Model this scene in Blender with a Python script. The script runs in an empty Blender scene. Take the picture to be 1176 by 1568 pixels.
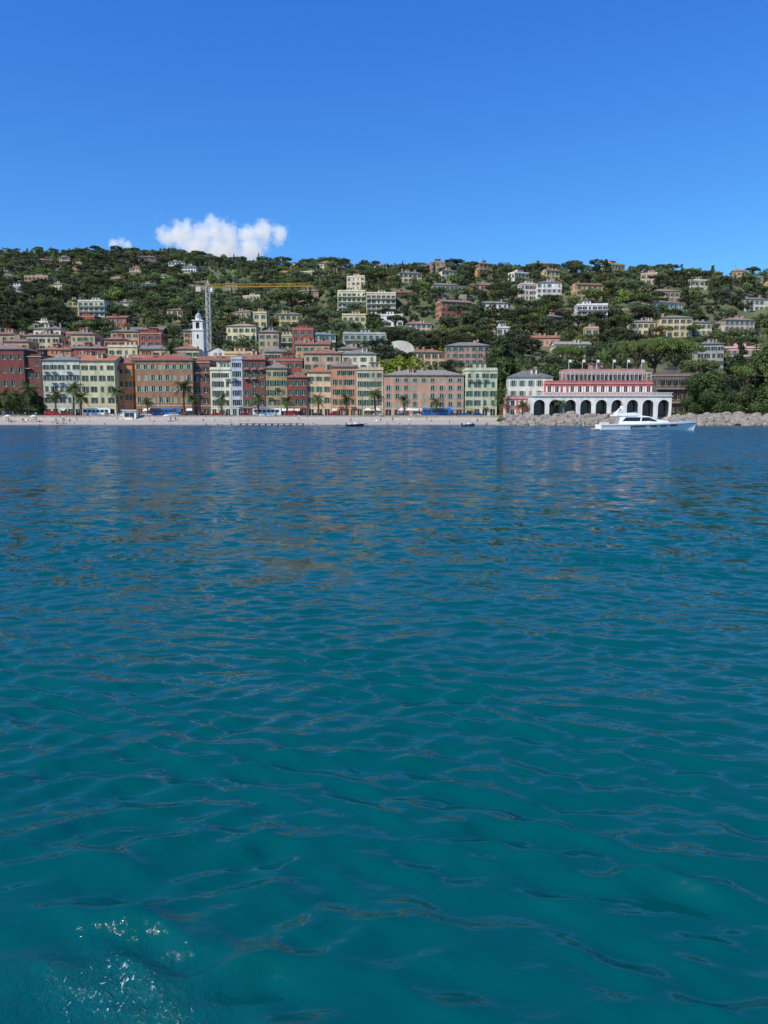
import bpy, math, random, bmesh, traceback
import numpy as np
from mathutils import Vector, Matrix, noise as mnoise
random.seed(7); np.random.seed(7)
SC=bpy.context.scene
COL=SC.collection
ERR=[]
def section(f):
    try: f()
    except Exception: ERR.append(f.__name__+': '+traceback.format_exc()[-400:])
    return f
F=1176.0; HC=3.0; PT=math.atan(147/1176)
def Zat(v,Y): return HC+Y*math.tan(math.atan((784-v)/F)-PT)
def Xat(u,Y,Z=3.0): return (u-588)/F*(Y*math.cos(PT)-(Z-HC)*math.sin(PT))
def lerp(a,b,t): return a+(b-a)*t
# ------------------------------------------------------------------ materials
def lin(h):
    h=h.lstrip('#'); o=[]
    for i in (0,2,4):
        c=int(h[i:i+2],16)/255
        o.append(c/12.92 if c<=.04045 else ((c+.055)/1.055)**2.4)
    return tuple(o)
MC={}
def newmat(name):
    m=bpy.data.materials.new(name); m.use_nodes=True
    nt=m.node_tree; b=nt.nodes['Principled BSDF']
    return m,nt,b
def mat(name,col,rough=.8,var=.25,scale=1.5,bump=0.0,metal=0,streak=False,spec=.3,desat=0):
    key=(name,col)
    if key in MC: return MC[key]
    c=lin(col) if isinstance(col,str) else col
    if desat:
        l=.3*c[0]+.59*c[1]+.11*c[2]; c=tuple(q+(l-q)*desat for q in c)
    m,nt,b=newmat(name); N=nt.nodes; L=nt.links
    b.inputs['Roughness'].default_value=rough; b.inputs['Metallic'].default_value=metal
    b.inputs['Specular IOR Level'].default_value=spec
    g=N.new('ShaderNodeNewGeometry'); 
    mp=N.new('ShaderNodeMapping'); L.new(g.outputs['Position'],mp.inputs['Vector'])
    if streak: mp.inputs['Scale'].default_value=(1,1,.25)
    n=N.new('ShaderNodeTexNoise'); n.inputs['Scale'].default_value=scale; n.inputs['Detail'].default_value=4
    n.inputs['Roughness'].default_value=.65
    L.new(mp.outputs[0],n.inputs['Vector'])
    r=N.new('ShaderNodeMapRange'); r.inputs['From Min'].default_value=.3; r.inputs['From Max'].default_value=.7
    r.inputs['To Min'].default_value=1-var; r.inputs['To Max'].default_value=1+var*.6
    L.new(n.outputs['Fac'],r.inputs['Value'])
    mx=N.new('ShaderNodeVectorMath'); mx.operation='SCALE'; mx.inputs[0].default_value=c
    L.new(r.outputs[0],mx.inputs['Scale']); L.new(mx.outputs[0],b.inputs['Base Color'])
    if bump>0:
        bp=N.new('ShaderNodeBump'); bp.inputs['Distance'].default_value=bump
        L.new(n.outputs['Fac'],bp.inputs['Height']); L.new(bp.outputs[0],b.inputs['Normal'])
    MC[key]=m; return m
def facade(h): return mat('facade_'+h.strip('#'),h,.9,.35,.5,0,0,True,desat=.12)
def roofmat(h):
    key=('roof',h)
    if key in MC: return MC[key]
    m,nt,b=newmat('roof_'+h.strip('#')); N=nt.nodes; L=nt.links
    b.inputs['Roughness'].default_value=.85
    g=N.new('ShaderNodeNewGeometry')
    n=N.new('ShaderNodeTexNoise'); n.inputs['Scale'].default_value=1.2; n.inputs['Detail'].default_value=5
    L.new(g.outputs['Position'],n.inputs['Vector'])
    w=N.new('ShaderNodeTexWave'); w.inputs['Scale'].default_value=1.1; w.inputs['Distortion'].default_value=1
    L.new(g.outputs['Position'],w.inputs['Vector'])
    c=lin(h); l=.3*c[0]+.59*c[1]+.11*c[2]; c=tuple((q+(l-q)*.15)*.85 for q in c)
    cr=N.new('ShaderNodeValToRGB'); cr.color_ramp.elements[0].position=.3; cr.color_ramp.elements[1].position=.7
    cr.color_ramp.elements[0].color=(c[0]*.6,c[1]*.6,c[2]*.6,1); cr.color_ramp.elements[1].color=(c[0]*1.2,c[1]*1.2,c[2]*1.2,1)
    L.new(n.outputs['Fac'],cr.inputs[0]); L.new(cr.outputs[0],b.inputs['Base Color'])
    bp=N.new('ShaderNodeBump'); bp.inputs['Distance'].default_value=.08; L.new(w.outputs['Fac'],bp.inputs['Height']); L.new(bp.outputs[0],b.inputs['Normal'])
    MC[key]=m; return m
GLASS=mat('window_glass',(.025,.032,.04),.12,.5,.35,spec=.5)
TRIM=mat('stone_trim','#cfc4ad',.8,.2)
DARK=mat('dark_metal',(.03,.03,.035),.5)
WHITE=mat('white_paint','#e8e6e0',.5,.08)
FRAME=mat('window_frame','#d9d2c2',.7,.1)
BARK=mat('bark',(.12,.085,.06),.95,.4,3,.05)
def leafmat(name,c0,c1,inst=True):
    m,nt,b=newmat(name); N=nt.nodes; L=nt.links
    b.inputs['Roughness'].default_value=.6; b.inputs['Specular IOR Level'].default_value=.3
    a=N.new('ShaderNodeAttribute'); a.attribute_name='clump'
    mx=N.new('ShaderNodeMix'); mx.data_type='RGBA'
    mx.inputs[6].default_value=(*c0,1); mx.inputs[7].default_value=(*c1,1)
    L.new(a.outputs['Fac'],mx.inputs[0])
    out=mx.outputs[2]
    if inst:
        t=N.new('ShaderNodeAttribute'); t.attribute_type='INSTANCER'; t.attribute_name='tint'
        m2=N.new('ShaderNodeMix'); m2.data_type='RGBA'; m2.blend_type='MULTIPLY'; m2.inputs[0].default_value=1
        L.new(out,m2.inputs[6]); L.new(t.outputs['Color'],m2.inputs[7]); out=m2.outputs[2]
    L.new(out,b.inputs['Base Color'])
    tr=N.new('ShaderNodeBsdfTranslucent'); L.new(out,tr.inputs['Color'])
    ms=N.new('ShaderNodeMixShader'); ms.inputs[0].default_value=.3
    L.new(b.outputs[0],ms.inputs[1]); L.new(tr.outputs[0],ms.inputs[2])
    L.new(ms.outputs[0],N['Material Output'].inputs['Surface'])
    return m
DEF={'glass':GLASS,'frames':FRAME,'sills':TRIM,'shutters':FRAME}
# ------------------------------------------------------------------ mesh builder
class MB:
    def __init__(s): s.p={}
    def part(s,n): return s.p.setdefault(n,([],[]))
    def poly(s,n,pts):
        V,Fc=s.part(n); k=len(V); V.extend([tuple(q) for q in pts]); Fc.append(tuple(range(k,k+len(pts))))
    def box(s,n,x0,x1,y0,y1,z0,z1):
        V,Fc=s.part(n); k=len(V)
        V.extend([(x0,y0,z0),(x1,y0,z0),(x1,y1,z0),(x0,y1,z0),(x0,y0,z1),(x1,y0,z1),(x1,y1,z1),(x0,y1,z1)])
        for f in ((0,3,2,1),(4,5,6,7),(0,1,5,4),(1,2,6,5),(2,3,7,6),(3,0,4,7)): Fc.append(tuple(k+i for i in f))
    def strut(s,n,a,b,t):
        a=Vector(a); b=Vector(b); d=(b-a)
        if d.length<1e-6: return
        d.normalize(); up=Vector((0,0,1)) if abs(d.z)<.9 else Vector((1,0,0))
        e=d.cross(up).normalized()*t/2; g=d.cross(e).normalized()*t/2
        V,Fc=s.part(n); k=len(V)
        for q in (a,b):
            for w in (e+g,e-g,-e-g,-e+g): V.append(tuple(q+w))
        for f in ((0,1,2,3),(7,6,5,4),(0,4,5,1),(1,5,6,2),(2,6,7,3),(3,7,4,0)): Fc.append(tuple(k+i for i in f))
    def lathe(s,n,prof,cx,cy,seg=12):
        V,Fc=s.part(n); k=len(V)
        for r,z in prof:
            for i in range(seg):
                a=2*math.pi*i/seg; V.append((cx+r*math.cos(a),cy+r*math.sin(a),z))
        for j in range(len(prof)-1):
            for i in range(seg):
                i2=(i+1)%seg; Fc.append((k+j*seg+i,k+j*seg+i2,k+(j+1)*seg+i2,k+(j+1)*seg+i))
    def finish(s,name,loc,yaw,mats,single=False):
        g=lambda n: mats.get(n) or DEF.get(n) or TRIM
        if single:
            V=[];Fc=[];mi=[];ml=[]
            for i,(n,(v,f)) in enumerate(s.p.items()):
                k=len(V); V+=v; Fc+=[tuple(k+q for q in ff) for ff in f]; mi+=[i]*len(f); ml.append(g(n))
            me=bpy.data.meshes.new(name); me.from_pydata(V,[],Fc); 
            for m in ml: me.materials.append(m)
            me.polygons.foreach_set('material_index',mi); me.update()
            o=bpy.data.objects.new(name,me); COL.objects.link(o); o.location=loc; o.rotation_euler=(0,0,yaw); return o
        e=bpy.data.objects.new(name,None); COL.objects.link(e); e.location=loc; e.rotation_euler=(0,0,yaw); e.empty_display_size=.5
        for n,(v,f) in s.p.items():
            me=bpy.data.meshes.new(n); me.from_pydata(v,[],f); me.materials.append(g(n)); me.update()
            o=bpy.data.objects.new(n,me); COL.objects.link(o); o.parent=e
        return e
def wall(mb,O,ax,W,z0,z1,nrm,ops,part='walls',rec=.22,closed=.22,shut=True,frame=True):
    """wall with real recessed openings. ops: (x0,x1,za,zb,kind)"""
    O=Vector((O[0],O[1],0)); ax=Vector((ax[0],ax[1],0)); nr=Vector((nrm[0],nrm[1],0))
    def P(x,z,d=0): q=O+ax*x-nr*d; return (q.x,q.y,z)
    rows={}
    for o in ops: rows.setdefault((round(float(o[2]),3),round(float(o[3]),3)),[]).append(o)
    zc=z0
    for (a,b) in sorted(rows):
        if a>zc: mb.poly(part,[P(0,zc),P(W,zc),P(W,a),P(0,a)])
        xc=0
        for o in sorted(rows[(a,b)]):
            if o[0]>xc: mb.poly(part,[P(xc,a),P(o[0],a),P(o[0],b),P(xc,b)])
            x0,x1=o[0],o[1]; xc=x1
            mb.poly(part,[P(x0,a),P(x0,a,rec),P(x0,b,rec),P(x0,b)])
            mb.poly(part,[P(x1,a,rec),P(x1,a),P(x1,b),P(x1,b,rec)])
            mb.poly(part,[P(x0,b,rec),P(x1,b,rec),P(x1,b),P(x0,b)])
            mb.poly('sills',[P(x0-.1,a-.12,-.1),P(x1+.1,a-.12,-.1),P(x1+.1,a,-.1),P(x0-.1,a,-.1)])
            mb.poly('sills',[P(x0-.1,a,-.1),P(x1+.1,a,-.1),P(x1,a+.003,rec),P(x0,a+.003,rec)])
            kind=o[4]
            if kind=='w' and shut and random.random()<closed:
                xm=(x0+x1)/2
                mb.poly('shutters',[P(x0,a,.05),P(xm-.02,a,.05),P(xm-.02,b,.05),P(x0,b,.05)])
                mb.poly('shutters',[P(xm+.02,a,.05),P(x1,a,.05),P(x1,b,.05),P(xm+.02,b,.05)])
            else:
                mb.poly('glass',[P(x0,a,rec),P(x1,a,rec),P(x1,b,rec),P(x0,b,rec)])
                xm=(x0+x1)/2
                if frame: mb.poly('frames',[P(xm-.05,a,rec-.03),P(xm+.05,a,rec-.03),P(xm+.05,b,rec-.03),P(xm-.05,b,rec-.03)])
                if shut and kind=='w':
                    hw=(x1-x0)/2
                    for (q0,q1) in ((x0-hw-.02,x0-.02),(x1+.02,x1+hw+.02)):
                        if q0<.05 or q1>W-.05: continue
                        mb.poly('shutters',[P(q0,a,-.07),P(q1,a,-.07),P(q1,b,-.07),P(q0,b,-.07)])
                        mb.poly('shutters',[P(q0,b,-.07),P(q1,b,-.07),P(q1,b,0),P(q0,b,0)])
                        mb.poly('shutters',[P(q0,a,0),P(q0,a,-.07),P(q0,b,-.07),P(q0,b,0)])
                        mb.poly('shutters',[P(q1,a,-.07),P(q1,a,0),P(q1,b,0),P(q1,b,-.07)])
        if xc<W: mb.poly(part,[P(xc,a),P(W,a),P(W,b),P(xc,b)])
        zc=b
    if zc<z1: mb.poly(part,[P(0,zc),P(W,zc),P(W,z1),P(0,z1)])
def grid_ops(W,H,n,c,ww=1.2,wh=1.95,shop=False,skip=0):
    ops=[]; fh=H/n
    for r in range(n):
        zb=r*fh
        if r==0 and shop:
            w=min(W/c*.62,3.0)
            for i in range(c):
                x=(i+.5)*W/c; ops.append((x-w/2,x+w/2,.15,min(2.7,fh-.5),'shop'))
            continue
        hh=min(wh,fh*.6); a=zb+(fh-hh)*.45
        if r==n-1 and n>3: hh*=.8
        for i in range(c):
            if random.random()<skip: continue
            x=(i+.5)*W/c; ops.append((x-ww/2,x+ww/2,a,a+hh,'w'))
    return ops
SHUT=['#3f6b52','#5d7d6a','#4c6a58','#6f8a78','#5a5f58','#3c4f46','#8b8f7c']
def building(name,X0,X1,Y,zb,H,D,col,n=None,c=None,roof='hip',rc='#8d8378',sh=None,yaw=0,found=0,shop=False,rise=None,closed=.22,balc=0,skip=.03):
    W=X1-X0; n=n or max(1,round(H/3.3)); c=c or max(1,round(W/3.0))
    mb=MB(); c2=max(1,round(D/3.4))
    wall(mb,(0,0),(1,0),W,0,H,(0,-1),grid_ops(W,H,n,c,shop=shop,skip=skip),closed=closed)
    wall(mb,(W,0),(0,1),D,0,H,(1,0),grid_ops(D,H,n,c2,skip=.3),closed=closed)
    wall(mb,(W,D),(-1,0),W,0,H,(0,1),grid_ops(W,H,n,c,skip=.2),closed=closed)
    wall(mb,(0,D),(0,-1),D,0,H,(-1,0),grid_ops(D,H,n,c2,skip=.3),closed=closed)
    if found: mb.box('foundation',.01,W-.01,.01,D-.01,-found,0)
    fh=H/n
    if H>9: mb.box('string_course',-.06,W+.06,-.08,-.002,fh-.12,fh+.08)
    if roof in('hip','gable'):
        mb.box('cornice',-.3,W+.3,-.35,D+.3,H,H+.28)
        e=.55; z=H+.28; r=rise or min(W,D)*.2
        a,b,cc,d=(-e,-e,z),(W+e,-e,z),(W+e,D+e,z),(-e,D+e,z)
        if roof=='hip':
            if W>=D:
                p,q=(D/2,D/2,z+r),(W-D/2,D/2,z+r)
                mb.poly('roof',[a,b,q,p]); mb.poly('roof',[b,cc,q]); mb.poly('roof',[cc,d,p,q]); mb.poly('roof',[d,a,p])
            else:
                p,q=(W/2,W/2,z+r),(W/2,D-W/2,z+r)
                mb.poly('roof',[a,b,p]); mb.poly('roof',[b,cc,q,p]); mb.poly('roof',[cc,d,q]); mb.poly('roof',[d,a,p,q])
        else:
            p,q=(-e,D/2,z+r),(W+e,D/2,z+r)
            mb.poly('roof',[a,b,q,p]); mb.poly('roof',[cc,d,p,q])
            mb.poly('walls',[(0,0,z),(0,D,z),(0,D/2,z+r*.95)]); mb.poly('walls',[(W,D,z),(W,0,z),(W,D/2,z+r*.95)])
        for k in range(random.randint(1,3)):
            x=random.uniform(.15,.85)*W; y=random.uniform(.25,.7)*D; s=random.uniform(.35,.6)
            mb.box('chimney',x-s,x+s,y-.4,y+.4,z,z+r+random.uniform(.6,1.4))
        if W>9 and random.random()<.5:
            x=random.uniform(.25,.6)*W; y=D*.18; w=2.2
            wall(mb,(x,y),(1,0),w,z,z+r*.45+1.6,(0,-1),[(.6,1.6,z+r*.3+.3,z+r*.45+1.3,'d')],shut=False)
            mb.box('chimney',x,x+w,y+.3,D*.5,z,z+r*.45+1.6); mb.box('roof',x-.2,x+w+.2,y-.2,D*.5,z+r*.45+1.6,z+r*.45+1.75)
    else:
        mb.box('cornice',-.2,W+.2,-.25,D+.2,H,H+.2)
        t=.25
        for bx in ((0,W,0,t),(0,W,D-t,D),(0,t,t,D-t),(W-t,W,t,D-t)): mb.box('walls',bx[0],bx[1],bx[2],bx[3],H+.2,H+1.0)
        mb.poly('roof',[(t,t,H+.25),(W-t,t,H+.25),(W-t,D-t,H+.25),(t,D-t,H+.25)])
        if W>6:
            x=random.uniform(.2,.5)*W; w=min(W*.4,4.5); y0=D*.35
            wall(mb,(x,y0),(1,0),w,H+.25,H+2.9,(0,-1),[(w*.2,w*.2+.9,H+.4,H+2.4,'d'),(w*.6,w*.6+.9,H+.4,H+2.4,'d')])
            mb.box('walls',x,x+w,y0+.3,y0+3,H+.25,H+2.9); mb.box('roof',x-.2,x+w+.2,y0-.3,y0+3.2,H+2.9,H+3.05)
    if random.random()<.6:
        x=random.uniform(.2,.8)*W; zt=H+random.uniform(4,6)
        mb.strut('antenna',(x,D*.5,H),(x,D*.5,zt),.07)
        for q in range(3): mb.strut('antenna',(x-.5,D*.5,zt-.2-q*.3),(x+.5,D*.5,zt-.2-q*.3),.05)
    if balc:
        for r in range(1,n):
            if balc<1 and random.random()>balc: continue
            for i in (range(c) if balc<2 else [0]):
                if balc<1 and random.random()>.5: continue
                if balc>=2: xa,xb=0.1,W-.1
                else: x=(i+.5)*W/c; xa,xb=x-.9,x+.9
                z=r*fh+.05
                mb.box('balcony',xa,xb,-1.1,-.002,z,z+.15)
                mb.strut('railing',(xa,-1.08,z+1.05),(xb,-1.08,z+1.05),.06)
                k=int((xb-xa)/.35)
                for j in range(k+1): xx=xa+(xb-xa)*j/k; mb.strut('railing',(xx,-1.08,z+.15),(xx,-1.08,z+1.03),.035)
    if shop:
        for i in range(c):
            if random.random()<.3:
                x=(i+.5)*W/c; w=W/c*.42; z=2.9; 
                mb.poly('awning',[(x-w,-.02,z),(x+w,-.02,z),(x+w,-1.7,z-.7),(x-w,-1.7,z-.7)])
                mb.poly('awning',[(x-w,-1.7,z-.7),(x+w,-1.7,z-.7),(x+w,-1.7,z-.95),(x-w,-1.7,z-.95)])
    sh=sh or random.choice(SHUT)
    M={'walls':facade(col),'shutters':mat('shutter_'+sh[1:],sh,.6,.15),'roof':roofmat(rc),'chimney':facade('#a8907a'),'antenna':DARK,'foundation':mat('stone_foundation','#8f8474',.95,.35,1.2,.05),
       'railing':DARK,'awning':mat('awning',random.choice(['#e6e2d6','#8a7a5c','#c9c4b4','#5c6a60']),.8,.1)}
    return mb.finish(name,(X0,Y,zb),yaw,M)
# ------------------------------------------------------------------ terrain
U_=[-700,-300,0,150,250,330,450,520,600,700,800,900,1000,1100,1176,1500,2200]
V_=[430,400,388,386,388,397,408,411,412,413,415,416,421,426,428,432,450]
RU=[0,300,450,560,700,900,1176]; RY=[900,900,800,660,590,560,560]
def hill(x,y):
    x=np.asarray(x,float); y=np.asarray(y,float)
    yy=np.maximum(y,200)
    u=588+F*x/(yy*.99-.124*yy*.13)
    ry=np.interp(u,RU,RY); v=np.interp(u,U_,V_)
    rz=ry*np.tan(np.arctan((784-v)/F)-PT)
    t=(y-298)/(ry-298)
    tc=np.clip(t,0,1)
    s=tc+.05*np.sin(tc*math.pi)*np.sin(tc*9+x*.006)
    up=2.7+rz*s
    bump=(3.0*np.sin(x*.031+1)*np.sin(y*.027)+2.0*np.sin(x*.07+y*.05)+1.2*np.sin(x*.13-y*.11+2))*np.clip((y-330)/120,0,1)
    up=up+bump*np.where(t<1,np.clip((1-t)*4,0,1),0)
    back=2.7+rz*np.clip(1-(y-ry)/1500,0,1)
    land=np.where(t<=0,2.7,np.where(t<1,up,back))
    sx=252+1.6*np.sin(x*.03)+.8*np.sin(x*.11+1)
    beach=np.interp(y-sx,[-500,-40,0,6,13,14.5,15.0],[-30,-4,0,.9,1.6,1.9,2.7])
    return np.where(y<268,np.minimum(beach,2.7),land)
def gz(x,y): return float(hill(np.array([x]),np.array([y]))[0])
def hit(u,v,y0=296):
    ya=np.arange(y0,1000,1.5); za=HC+ya*math.tan(math.atan((784-v)/F)-PT)
    xa=(u-588)/F*(ya*math.cos(PT)-(za-HC)*math.sin(PT)); k=np.nonzero(hill(xa,ya)>=za)[0]
    return float(ya[k[0]]) if len(k) else None
def rawgrid(name,V,ny,nx,m,wrap=False):
    i=np.arange(ny-1)[:,None]*nx; 
    j=np.arange(nx if wrap else nx-1)[None,:]; j2=(j+1)%nx
    Q=np.stack([i+j,i+j2,i+nx+j2,i+nx+j],-1).reshape(-1,4)
    if wrap: Q=Q[:,::-1]
    me=bpy.data.meshes.new(name)
    me.vertices.add(len(V)); me.vertices.foreach_set('co',V.astype(np.float32).ravel())
    nf=len(Q); me.loops.add(nf*4); me.loops.foreach_set('vertex_index',np.ascontiguousarray(Q).astype(np.int32).ravel())
    me.polygons.add(nf); me.polygons.foreach_set('loop_start',np.arange(nf,dtype=np.int32)*4)
    me.polygons.foreach_set('use_smooth',np.ones(nf,bool))
    me.update(calc_edges=True); me.validate()
    me.materials.append(m)
    o=bpy.data.objects.new(name,me); COL.objects.link(o); return o
gm,nt,b=newmat('hillside_ground'); N=nt.nodes; L=nt.links
b.inputs['Roughness'].default_value=.95
g=N.new('ShaderNodeNewGeometry'); n1=N.new('ShaderNodeTexNoise'); n1.inputs['Scale'].default_value=.06; n1.inputs['Detail'].default_value=8
n1.inputs['Roughness'].default_value=.7
L.new(g.outputs['Position'],n1.inputs['Vector'])
cr=N.new('ShaderNodeValToRGB'); e=cr.color_ramp.elements; e[0].position=.35; e[0].color=(.045,.065,.025,1); e[1].position=.62; e[1].color=(.12,.13,.06,1)
L.new(n1.outputs['Fac'],cr.inputs[0])
sep=N.new('ShaderNodeSeparateXYZ'); L.new(g.outputs['Position'],sep.inputs[0])
n2=N.new('ShaderNodeTexNoise'); n2.inputs['Scale'].default_value=2.5; n2.inputs['Detail'].default_value=6; L.new(g.outputs['Position'],n2.inputs['Vector'])
cs=N.new('ShaderNodeValToRGB'); e=cs.color_ramp.elements; e[0].position=.3; e[0].color=(.30,.26,.22,1); e[1].position=.7; e[1].color=(.48,.43,.37,1)
L.new(n2.outputs['Fac'],cs.inputs[0])
mr=N.new('ShaderNodeMapRange'); mr.inputs['From Min'].default_value=296; mr.inputs['From Max'].default_value=302; L.new(sep.outputs['Y'],mr.inputs['Value'])
mx=N.new('ShaderNodeMix'); mx.data_type='RGBA'; L.new(mr.outputs[0],mx.inputs[0]); L.new(cs.outputs[0],mx.inputs[6]); L.new(cr.outputs[0],mx.inputs[7])
mw=N.new('ShaderNodeMapRange'); mw.inputs['From Min'].default_value=.05; mw.inputs['From Max'].default_value=.35; mw.inputs['To Min'].default_value=.4; mw.inputs['To Max'].default_value=1
L.new(sep.outputs['Z'],mw.inputs['Value']); vs=N.new('ShaderNodeVectorMath'); vs.operation='SCALE'; L.new(mx.outputs[2],vs.inputs[0]); L.new(mw.outputs[0],vs.inputs['Scale'])
L.new(vs.outputs[0],b.inputs['Base Color'])
bp=N.new('ShaderNodeBump'); bp.inputs['Distance'].default_value=.15; L.new(n2.outputs['Fac'],bp.inputs['Height']); L.new(bp.outputs[0],b.inputs['Normal'])
xs=np.concatenate([[-12000,-7000,-4000,-2500,-1700,-1200],np.arange(-900,901,5.),[1200,1700,2500,4000,7000,12000]])
ys=np.concatenate([[-200,100,200,225,240,246],np.arange(249,270,1.),np.arange(270,300,3.),np.arange(300,1000,5.),[1050,1150,1300,1600,2000,2500,4000,8000,14000]])
X,Y=np.meshgrid(xs,ys); rawgrid('ground',np.stack([X,Y,hill(X,Y)],-1).reshape(-1,3),len(ys),len(xs),gm)
@section
def roads():
    mb=MB(); mb.poly('road',[(-400,270.5,2.712),(45,270.5,2.712),(45,276.7,2.712),(-400,276.7,2.712)])
    for x in range(-390,40,6): mb.poly('marking',[(x,273.7,2.716),(x+3,273.7,2.716),(x+3,273.85,2.716),(x,273.85,2.716)])
    mb.finish('road',(0,0,0),0,{'road':mat('asphalt',(.055,.055,.058),.9,.3,2),'marking':WHITE})
    mb=MB(); mb.box('pavement',-400,45,277,281.5,2.5,2.84); mb.box('kerb',-400,45,276.8,276.998,2.5,2.85)
    mb.finish('pavement',(0,0,0),0,{'pavement':mat('paving','#b5a894',.9,.2,1),'kerb':TRIM})
    mb=MB(); mb.box('wall',-400,46,267.6,268.1,1.0,3.0); mb.box('coping',-400,46,267.5,268.2,3.0,3.12)
    mb.finish('sea_wall',(0,0,0),0,{'wall':mat('seawall_stone','#b8ad9b',.9,.4,1.0,.03),'coping':mat('coping','#cdc4b2',.85,.15)})
# ------------------------------------------------------------------ water
@section
def water():
    wm,nt,b=newmat('sea_water'); N=nt.nodes; L=nt.links
    b.inputs['IOR'].default_value=1.333; b.inputs['Specular IOR Level'].default_value=.5
    g=N.new('ShaderNodeNewGeometry')
    def noise(scale,detail,sx=1,sy=1,rot=0,rough=.55,dist=0.0,out='Fac'):
        mp=N.new('ShaderNodeMapping'); mp.inputs['Scale'].default_value=(sx,sy,1); mp.inputs['Rotation'].default_value=(0,0,rot)
        L.new(g.outputs['Position'],mp.inputs['Vector'])
        n=N.new('ShaderNodeTexNoise'); n.inputs['Scale'].default_value=scale; n.inputs['Detail'].default_value=detail
        n.inputs['Roughness'].default_value=rough; n.inputs['Distortion'].default_value=dist
        L.new(mp.outputs[0],n.inputs['Vector']); return n.outputs[out]
    def math_(op,a,b_):
        m=N.new('ShaderNodeMath'); m.operation=op
        for i,q in enumerate((a,b_)):
            if isinstance(q,(int,float)): m.inputs[i].default_value=q
            else: L.new(q,m.inputs[i])
        return m.outputs[0]
    def vm(op,a,b_):
        m=N.new('ShaderNodeVectorMath'); m.operation=op
        for i,q in enumerate((a,b_)):
            if q is None: continue
            s=m.inputs['Scale'] if (op=='SCALE' and i==1) else m.inputs[i]
            if isinstance(q,(tuple,float,int)): s.default_value=q
            else: L.new(q,s)
        return m.outputs[0]
    def attr(n):
        a=N.new('ShaderNodeAttribute'); a.attribute_name=n; return a.outputs['Fac']
    FAR=attr('far'); FO=attr('foam'); FAR2=attr('far2'); MID=attr('mid')
    hh=math_('MULTIPLY',noise(6.0,2,.6,1,.15,.5,.3),.020)
    fz=noise(16,4,1,1,0,.7,.6)
    hh=math_('ADD',hh,math_('MULTIPLY',math_('MULTIPLY',fz,FO),.025))
    bp=N.new('ShaderNodeBump'); bp.inputs['Strength'].default_value=1; bp.inputs['Distance'].default_value=1
    L.new(hh,bp.inputs['Height'])
    def layer(sx,sy,rot,det,ax,ay,fac,dist=.3):
        return vm('SCALE',vm('MULTIPLY',vm('SUBTRACT',noise(1,det,sx,sy,rot,.6,dist,'Color'),(.5,.5,.5)),(ax,ay,0.)),fac)
    A0=layer(1.5,2.0,.15,2,.7,1.7,MID)
    A=layer(.95,.6,-.1,2,.5,2.0,FAR)
    B=layer(.5,.12,.05,2,.4,1.8,FAR2)
    bias=vm('SCALE',(0.,-.07,0.),None); L.new(FAR,bias.node.inputs['Scale'])
    nn=vm('NORMALIZE',vm('ADD',vm('ADD',vm('ADD',bp.outputs[0],bias),A0),vm('ADD',A,B)),None)
    L.new(nn,b.inputs['Normal'])
    rg=N.new('ShaderNodeMapRange'); L.new(FAR,rg.inputs['Value']); rg.inputs['To Min'].default_value=.09; rg.inputs['To Max'].default_value=.18; L.new(rg.outputs[0],b.inputs['Roughness'])
    pat=noise(.05,3,.5,1)
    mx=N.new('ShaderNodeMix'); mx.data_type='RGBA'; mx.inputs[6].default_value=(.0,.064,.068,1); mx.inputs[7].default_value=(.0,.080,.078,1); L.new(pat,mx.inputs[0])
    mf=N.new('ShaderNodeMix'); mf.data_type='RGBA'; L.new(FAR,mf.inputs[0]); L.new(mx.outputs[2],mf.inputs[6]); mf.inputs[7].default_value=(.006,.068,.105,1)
    ag=math_('MULTIPLY',FO,math_('MULTIPLY',noise(2.2,4,1,1,0,.65,1.2),.28))
    ma=N.new('ShaderNodeMix'); ma.data_type='RGBA'; L.new(ag,ma.inputs[0]); L.new(mf.outputs[2],ma.inputs[6]); ma.inputs[7].default_value=(.01,.16,.17,1)
    vo=noise(26,4,1,.6,.4,.75,1.5)
    ft=N.new('ShaderNodeMapRange'); ft.inputs['From Min'].default_value=.60; ft.inputs['From Max'].default_value=.67
    L.new(math_('ADD',vo,math_('MULTIPLY',math_('SUBTRACT',FO,1),.3)),ft.inputs['Value'])
    mfo=N.new('ShaderNodeMix'); mfo.data_type='RGBA'; L.new(ft.outputs[0],mfo.inputs[0]); L.new(ma.outputs[2],mfo.inputs[6]); mfo.inputs[7].default_value=(.65,.75,.75,1)
    L.new(mfo.outputs[2],b.inputs['Base Color'])
    th=np.concatenate([np.radians(np.linspace(-37,37,1200)),np.radians(np.linspace(37,323,70)[1:-1])])
    vp=np.arange(1600,654,-.8)
    rr=HC/np.tan(PT-np.arctan((784-vp)/F))
    R=np.concatenate([np.geomspace(.05,rr[0]*.97,30),rr,np.geomspace(rr[-1]*1.04,12000,40)])
    dr=np.gradient(R)
    RRg,TH=np.meshgrid(R,th,indexing='ij')
    X=RRg*np.sin(TH); Y=RRg*np.cos(TH); DR=np.repeat(dr[:,None],len(th),1)
    Z=np.zeros_like(X); dX=np.zeros_like(X); dY=np.zeros_like(X)
    rs=np.random.RandomState(3)
    wx=.3*np.sin(Y*.9+X*.4)+.4*np.sin(X*.37+1.3)+.2*np.sin(X*1.7-Y*1.1)+.06*np.sin(X*5.1+Y*3.3)
    wy=.3*np.sin(X*.8-Y*.3)+.2*np.sin(X*1.3+Y*1.9+2)+.06*np.sin(X*4.3-Y*4.9)
    grp=1+.4*np.sin(X*.22+Y*.31+.7*np.sin(X*.13))+.35*np.sin(X*.41-Y*.17+2)+.3*np.sin(X*1.3+Y*.9+np.sin(X*.7))
    K=84; lams=.14*(26**(np.arange(K)/(K-1.)))*rs.uniform(.93,1.07,K)
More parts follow.
